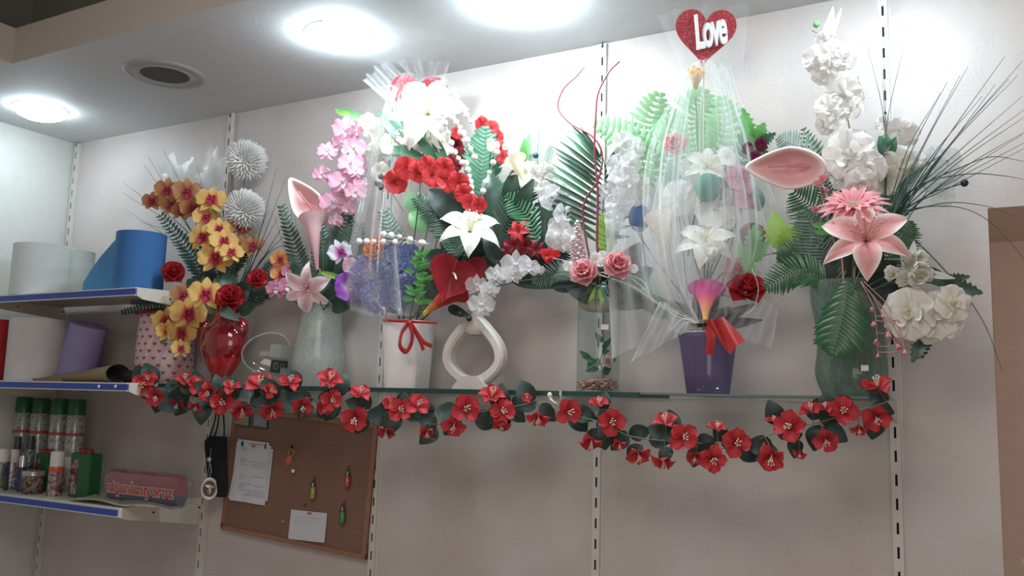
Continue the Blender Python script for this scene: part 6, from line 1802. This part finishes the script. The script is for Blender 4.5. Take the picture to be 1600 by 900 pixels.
INK = mat('ink_grey', '#8a8c98', .8)
INKB = mat('ink_blue', '#2c3270', .7)
PIN = mat('pin_red', '#c03028', .4)
def onboard(px, py, off=-.003):
    return at(px, py, BC.y + off)
def quad(c4, off):
    return [onboard(x, y_, off) for x, y_ in c4]
t = thing('paper_stack', 'stack of white printed forms with blue emblems pinned to the cork board', 'papers', onboard(395, 740))
for i, c4 in enumerate(([(373, 694), (427, 702), (418, 783), (357, 778)], [(370, 690), (424, 697), (414, 790), (360, 781)], [(372, 686), (421, 692), (414, 789), (366, 782)])):
    a = quad(c4, -.003 - .002 * i)
    f = MB(); rows = []
    for u in range(7):
        rows.append([a[0].lerp(a[1], v / 5).lerp(a[3].lerp(a[2], v / 5), u / 6) + V((0, -.006 * (u / 6) ** 3 * (.5 + .5 * math.sin(v * 2 + i)), 0)) for v in range(6)])
    f.grid(rows).build('sheet', PAPER, t)
def onpaper(u, v, c4, off):
    a = quad(c4, off); return a[0].lerp(a[1], u).lerp(a[3].lerp(a[2], u), v)
C4 = [(372, 686), (421, 692), (414, 789), (366, 782)]
mb = MB()
rnd = random.Random(4)
for v, u0, u1 in ((.04, .3, .82), (.055, .35, .78), (.12, .12, .3), (.14, .12, .28), (.16, .12, .3), (.30, .1, .28), (.33, .1, .36), (.36, .1, .3), (.335, .42, .95), (.38, .42, .95), (.40, .1, .36), (.42, .45, .92), (.56, .1, .34), (.60, .12, .3), (.57, .5, .9), (.64, .1, .2), (.70, .1, .5), (.735, .1, .34), (.72, .55, .95), (.77, .1, .28), (.81, .1, .3), (.80, .4, .95), (.84, .4, .95), (.88, .3, .95)):
    off = -.0088 - .006 * v ** 3
    x = u0
    while x < u1:
        e = min(u1, x + rnd.uniform(.03, .08))
        a, b_, c_, d_ = onpaper(x, v, C4, off), onpaper(e, v, C4, off), onpaper(e, v + .008, C4, off), onpaper(x, v + .008, C4, off)
        mb.add([a, b_, c_, d_], [(0, 1, 2, 3)]); x = e + .014
mb.build('printed_lines', INK, t, False)
for u in (.17, .89):
    p = onpaper(u, .065, C4, -.009); kk = mpp(p)
    MB().prism([(math.cos(a) * (3.6 if u < .5 else 2.2) * kk, math.sin(a) * 4.3 * kk) for a in [2 * PI * j / 16 for j in range(16)]], .0006, Matrix.Translation(p) @ ori(p, 20).to_4x4()).build('emblem', INKB, t, False)
p = onpaper(.5, .085, C4, -.011); MB().box((p.x - .009, p.y, p.z - .003), (p.x + .009, p.y + .002, p.z + .003)).build('pin', PIN, t, False)
t = thing('note_paper', 'small white handwritten note pinned low on the cork board', 'note', onboard(482, 822))
C5 = [(455, 796), (511, 802), (508, 848), (450, 842)]
a = quad(C5, -.004); rows = [[a[0].lerp(a[1], v / 5).lerp(a[3].lerp(a[2], v / 5), u / 4) + V((0, -.005 * (u / 4) ** 2 * (v / 5), 0)) for v in range(6)] for u in range(5)]
MB().grid(rows).build('sheet', PAPER, t)
mb = MB()
for v, u0, u1 in ((.2, .12, .85), (.3, .15, .75), (.38, .12, .6)):
    x = u0
    while x < u1:
        mb.add([onpaper(x, v, C5, -.0055), onpaper(x + .04, v, C5, -.0055), onpaper(x + .04, v + .015, C5, -.0055), onpaper(x, v + .015, C5, -.0055)], [(0, 1, 2, 3)]); x += .06
mb.build('handwriting', mat('ink_pale', '#a0a2a8', .8), t, False)
p = onboard(483, 802, -.008); MB().box((p.x - .009, p.y, p.z - .003), (p.x + .009, p.y + .003, p.z + .003)).build('pin', PIN, t, False)
for lab, c4, cc in (('small yellowish framed card at the top left of the cork board', [(366, 636), (392, 640), (390, 668), (364, 664)], '#8f8660'), ('small grey framed card beside the yellowish one', [(396, 640), (420, 643), (418, 671), (394, 667)], '#8c8c8e')):
    t = thing('small_card', lab, 'card', onboard(*c4[3]), 'small framed cards')
    a = quad(c4, -.004); MB().add(a + [p + V((0, .004, 0)) for p in a], [(0,1,2,3),(0,4,5,1),(1,5,6,2),(2,6,7,3),(3,7,4,0)]).build('card_frame', mat('card_frame_green', '#2c4638', .5), t, False)
    cx = sum((p for p in a), V()) / 4
    MB().add([cx + (p - cx) * .84 + V((0, -.0012, 0)) for p in a], [(0, 1, 2, 3)]).build('card_face', mat('card_face_' + cc[1:], cc, .6, noise=.2, nscale=60), t, False)
def bottle(label, px, py, hgt, fill, pinc, group='tiny glass bottles on the cork board'):
    P = onboard(px, py, -.014); kk = mpp(P)
    t = thing('mini_bottle', label, 'tiny bottle', P, group)
    r = 5 * kk; hh = hgt * kk
    MB().lathe([(r * .8, P.z - hh / 2), (r, P.z - hh / 2 + .004), (r, P.z + hh * .22), (r * .5, P.z + hh * .34), (r * .5, P.z + hh * .42)], 16, c=(P.x, P.y, 0), cap0=True).build('glass', glassmat('bottle_glass', '#dfe6da', .1, .05), t)
    MB().lathe([(r * .8, P.z - hh / 2 + .002), (r * .85, P.z - hh / 2 + .004), (r * .85, P.z + hh * .12), (0, P.z + hh * .13)], 16, c=(P.x, P.y, 0), cap0=True).build('filling', fill, t)
    MB().lathe([(r * .5, P.z + hh * .36), (r * .5, P.z + hh * .5), (0, P.z + hh * .5)], 12, c=(P.x, P.y, 0)).build('cork', mat('mini_cork', '#4a3a30', .8), t)
    q = P + V((0, .004, hh * .5 + .008)); MB().ball(q, .004, 0, 8, 6).build('pin', pinc, t)
YF_ = mat('fill_yellow', '#c8b838', .5, emit=None)
bottle('tiny bottle with yellow filling in the middle of the cork board', 489, 765, 30, mat('fill_yellow', '#b8a838', .5), GRN)
bottle('tiny bottle with orange filling at the right of the cork board', 543, 747, 28, mat('fill_orange', '#f04a1c', .5), RCAP)
bottle('tiny bottle with green filling at the lower right of the cork board', 535, 803, 30, mat('fill_green', '#4c9a50', .5), RCAP)
P = onboard(455, 708, -.01); kk = mpp(P)
t = thing('key_ring', 'ring with an orange tag and a small white bead on the cork board', 'key ring', P)
MB().tube([P + V((6 * kk * math.cos(a), 0, 5 * kk * math.sin(a))) for a in [2 * PI * j / 20 for j in range(21)]], .0016, 6).build('ring', mat('ring_copper', '#e09a80', .25, metal=.4), t)
a, b_ = onboard(454, 712, -.01), onboard(447, 730, -.012)
mb = MB(); leaf_mesh(mb, a, b_, 9 * kk, fold=.1); mb.build('orange_tag', mat('tag_orange', '#d0502c', .5), t)
MB().tube([P, onboard(456, 735, -.01)], .0008, 4).build('thread', INK, t)
p = onboard(458, 736, -.012); MB().ball(p, 3 * kk, 0, 10, 7).build('bead', PEARL, t)
p = onboard(456, 698, -.006); MB().ball(p, .005, 0, 8, 6).build('pin', SLOT, t)
for lab, px, py, m in (('green push pin above the handwritten note', 477, 789, GRN), ('clear push pin left of the handwritten note', 442, 815, mat('pin_clear', '#a0a0a8', .2))):
    p = onboard(px, py, -.004)
    o = MB().ball(p, .006, 0, 10, 6, (1, .6, 1)).tube([p, p + V((0, .006, 0))], .002, 6).build('push_pin', m, org=p); tag(o, lab, 'push pin')

# black bag and medal
BLK = mat('black_cloth', '#151317', .85, bump=.4, bscale=80)
P = at(338, 655, -.05)
t = thing('hanging_bag', 'black cloth bag hanging by its straps at the upright beside the cork board', 'bag', P)
rows = []
prof = [(340, 682, 18), (336, 690, 22), (336, 700, 22), (337, 725, 20), (339, 750, 20), (341, 768, 17), (342, 776, 12)]
for cx, py, hw in prof:
    c_ = at(cx, py, -.06); kk = mpp(c_)
    rows.append([c_ + V((hw * kk * math.cos(a) * (1 + .08 * math.sin(3 * a)), .028 * math.sin(a) * (hw / 22), .0)) for a in [2 * PI * j / 24 for j in range(24)]])
b = MB().grid(rows, closed=True); b.add(rows[0], [tuple(range(24))]); b.add(rows[-1], [tuple(range(24))[::-1]])
b.build('bag_body', BLK, t)
for pts in ([(325, 690), (335, 660), (342, 620)], [(350, 690), (350, 660), (346, 620)], [(332, 690), (340, 665), (344, 622)]):
    mb = MB(); ribbon_mesh(mb, pts, 5, -.06); mb.build('strap', BLK, t)
P = at(327, 752, -.10); kk = mpp(P)
t = thing('medallion', 'small oval medallion charm with a dark red centre hanging before the black bag', 'medallion', P)
M2 = ori(P).to_4x4(); M2.translation = at(327, 764, -.10)
MB().xf(M2)
mb = MB(); rows = []
for rr, zz in ((1.0, 0), (1.05, .002), (1.0, .004), (.72, .004), (.70, .002)):
    rows.append([M2 @ V((13 * kk * rr * math.cos(a), 17 * kk * rr * math.sin(a), zz)) for a in [2 * PI * j / 32 for j in range(32)]])
mb.grid(rows, closed=True).build('rim', mat('medal_silver', '#b8b0a8', .3, metal=.3), t)
MB().prism([(9.6 * kk * math.cos(a), 12.4 * kk * math.sin(a)) for a in [2 * PI * j / 28 for j in range(28)]], .002, M2).build('centre', mat('medal_red', '#5a1c20', .4), t, False)
q = M2 @ V((0, -3 * kk, .004)); MB().ball(q, 4.5 * kk, 0, 12, 8, (1, .5, 1.3)).build('figure', MATS['medal_silver'], t)
q = M2 @ V((0, 6 * kk, .004)); mb = MB(); leaf_mesh(mb, M2 @ V((-7 * kk, 6 * kk, .004)), M2 @ V((8 * kk, 2 * kk, .004)), 5 * kk); mb.build('bow', MATS['medal_silver'], t)
MB().tube(smooth(path_px([(328, 722), (330, 735), (327, 748)], -.10), 4), .0016, 5).tube(smooth(path_px([(330, 700), (326, 735), (324, 746)], -.098), 4), .001, 4).build('cord', MATS['medal_silver'], t)
P = at(327, 718, -.099); MB().ball(P, 4 * kk, 0, 10, 7).build('knot', MATS['medal_silver'], t)

# leaf tip at the lower right edge, on a tall stem from the floor of the recess
Q = at(1596, 874, -.12)
t = thing('potted_plant', 'yellow-green leaf tip entering at the lower right edge of the picture', 'plant', V((Q.x + .05, Q.y, 0)))
MB().tube(smooth([V((Q.x + .05, Q.y, .0)), V((Q.x + .07, Q.y, .5)), V((Q.x + .05, Q.y, Q.z - .03))]), .004, 6).build('stem', G_STEM, t)
mb = MB(); leaf_mesh(mb, V((Q.x + .05, Q.y, Q.z - .03)), Q, .03); mb.build('leaf', G_LIME, t)
mb = MB(); leaf_mesh(mb, V((Q.x + .05, Q.y, Q.z - .03)), Q + V((.1, 0, .03)), .03); mb.build('leaf', G_LIME, t)
MB().lathe([(.05, 0), (.07, .02), (.085, .16), (.08, .16), (.0, .14)], 24, c=(Q.x + .05, Q.y, 0), cap0=True).build('pot', mat('pot_brown', '#6a4a3a', .7), t)
for o in list(scene.objects):
    if o.name.startswith('tmp'): bpy.data.objects.remove(o)
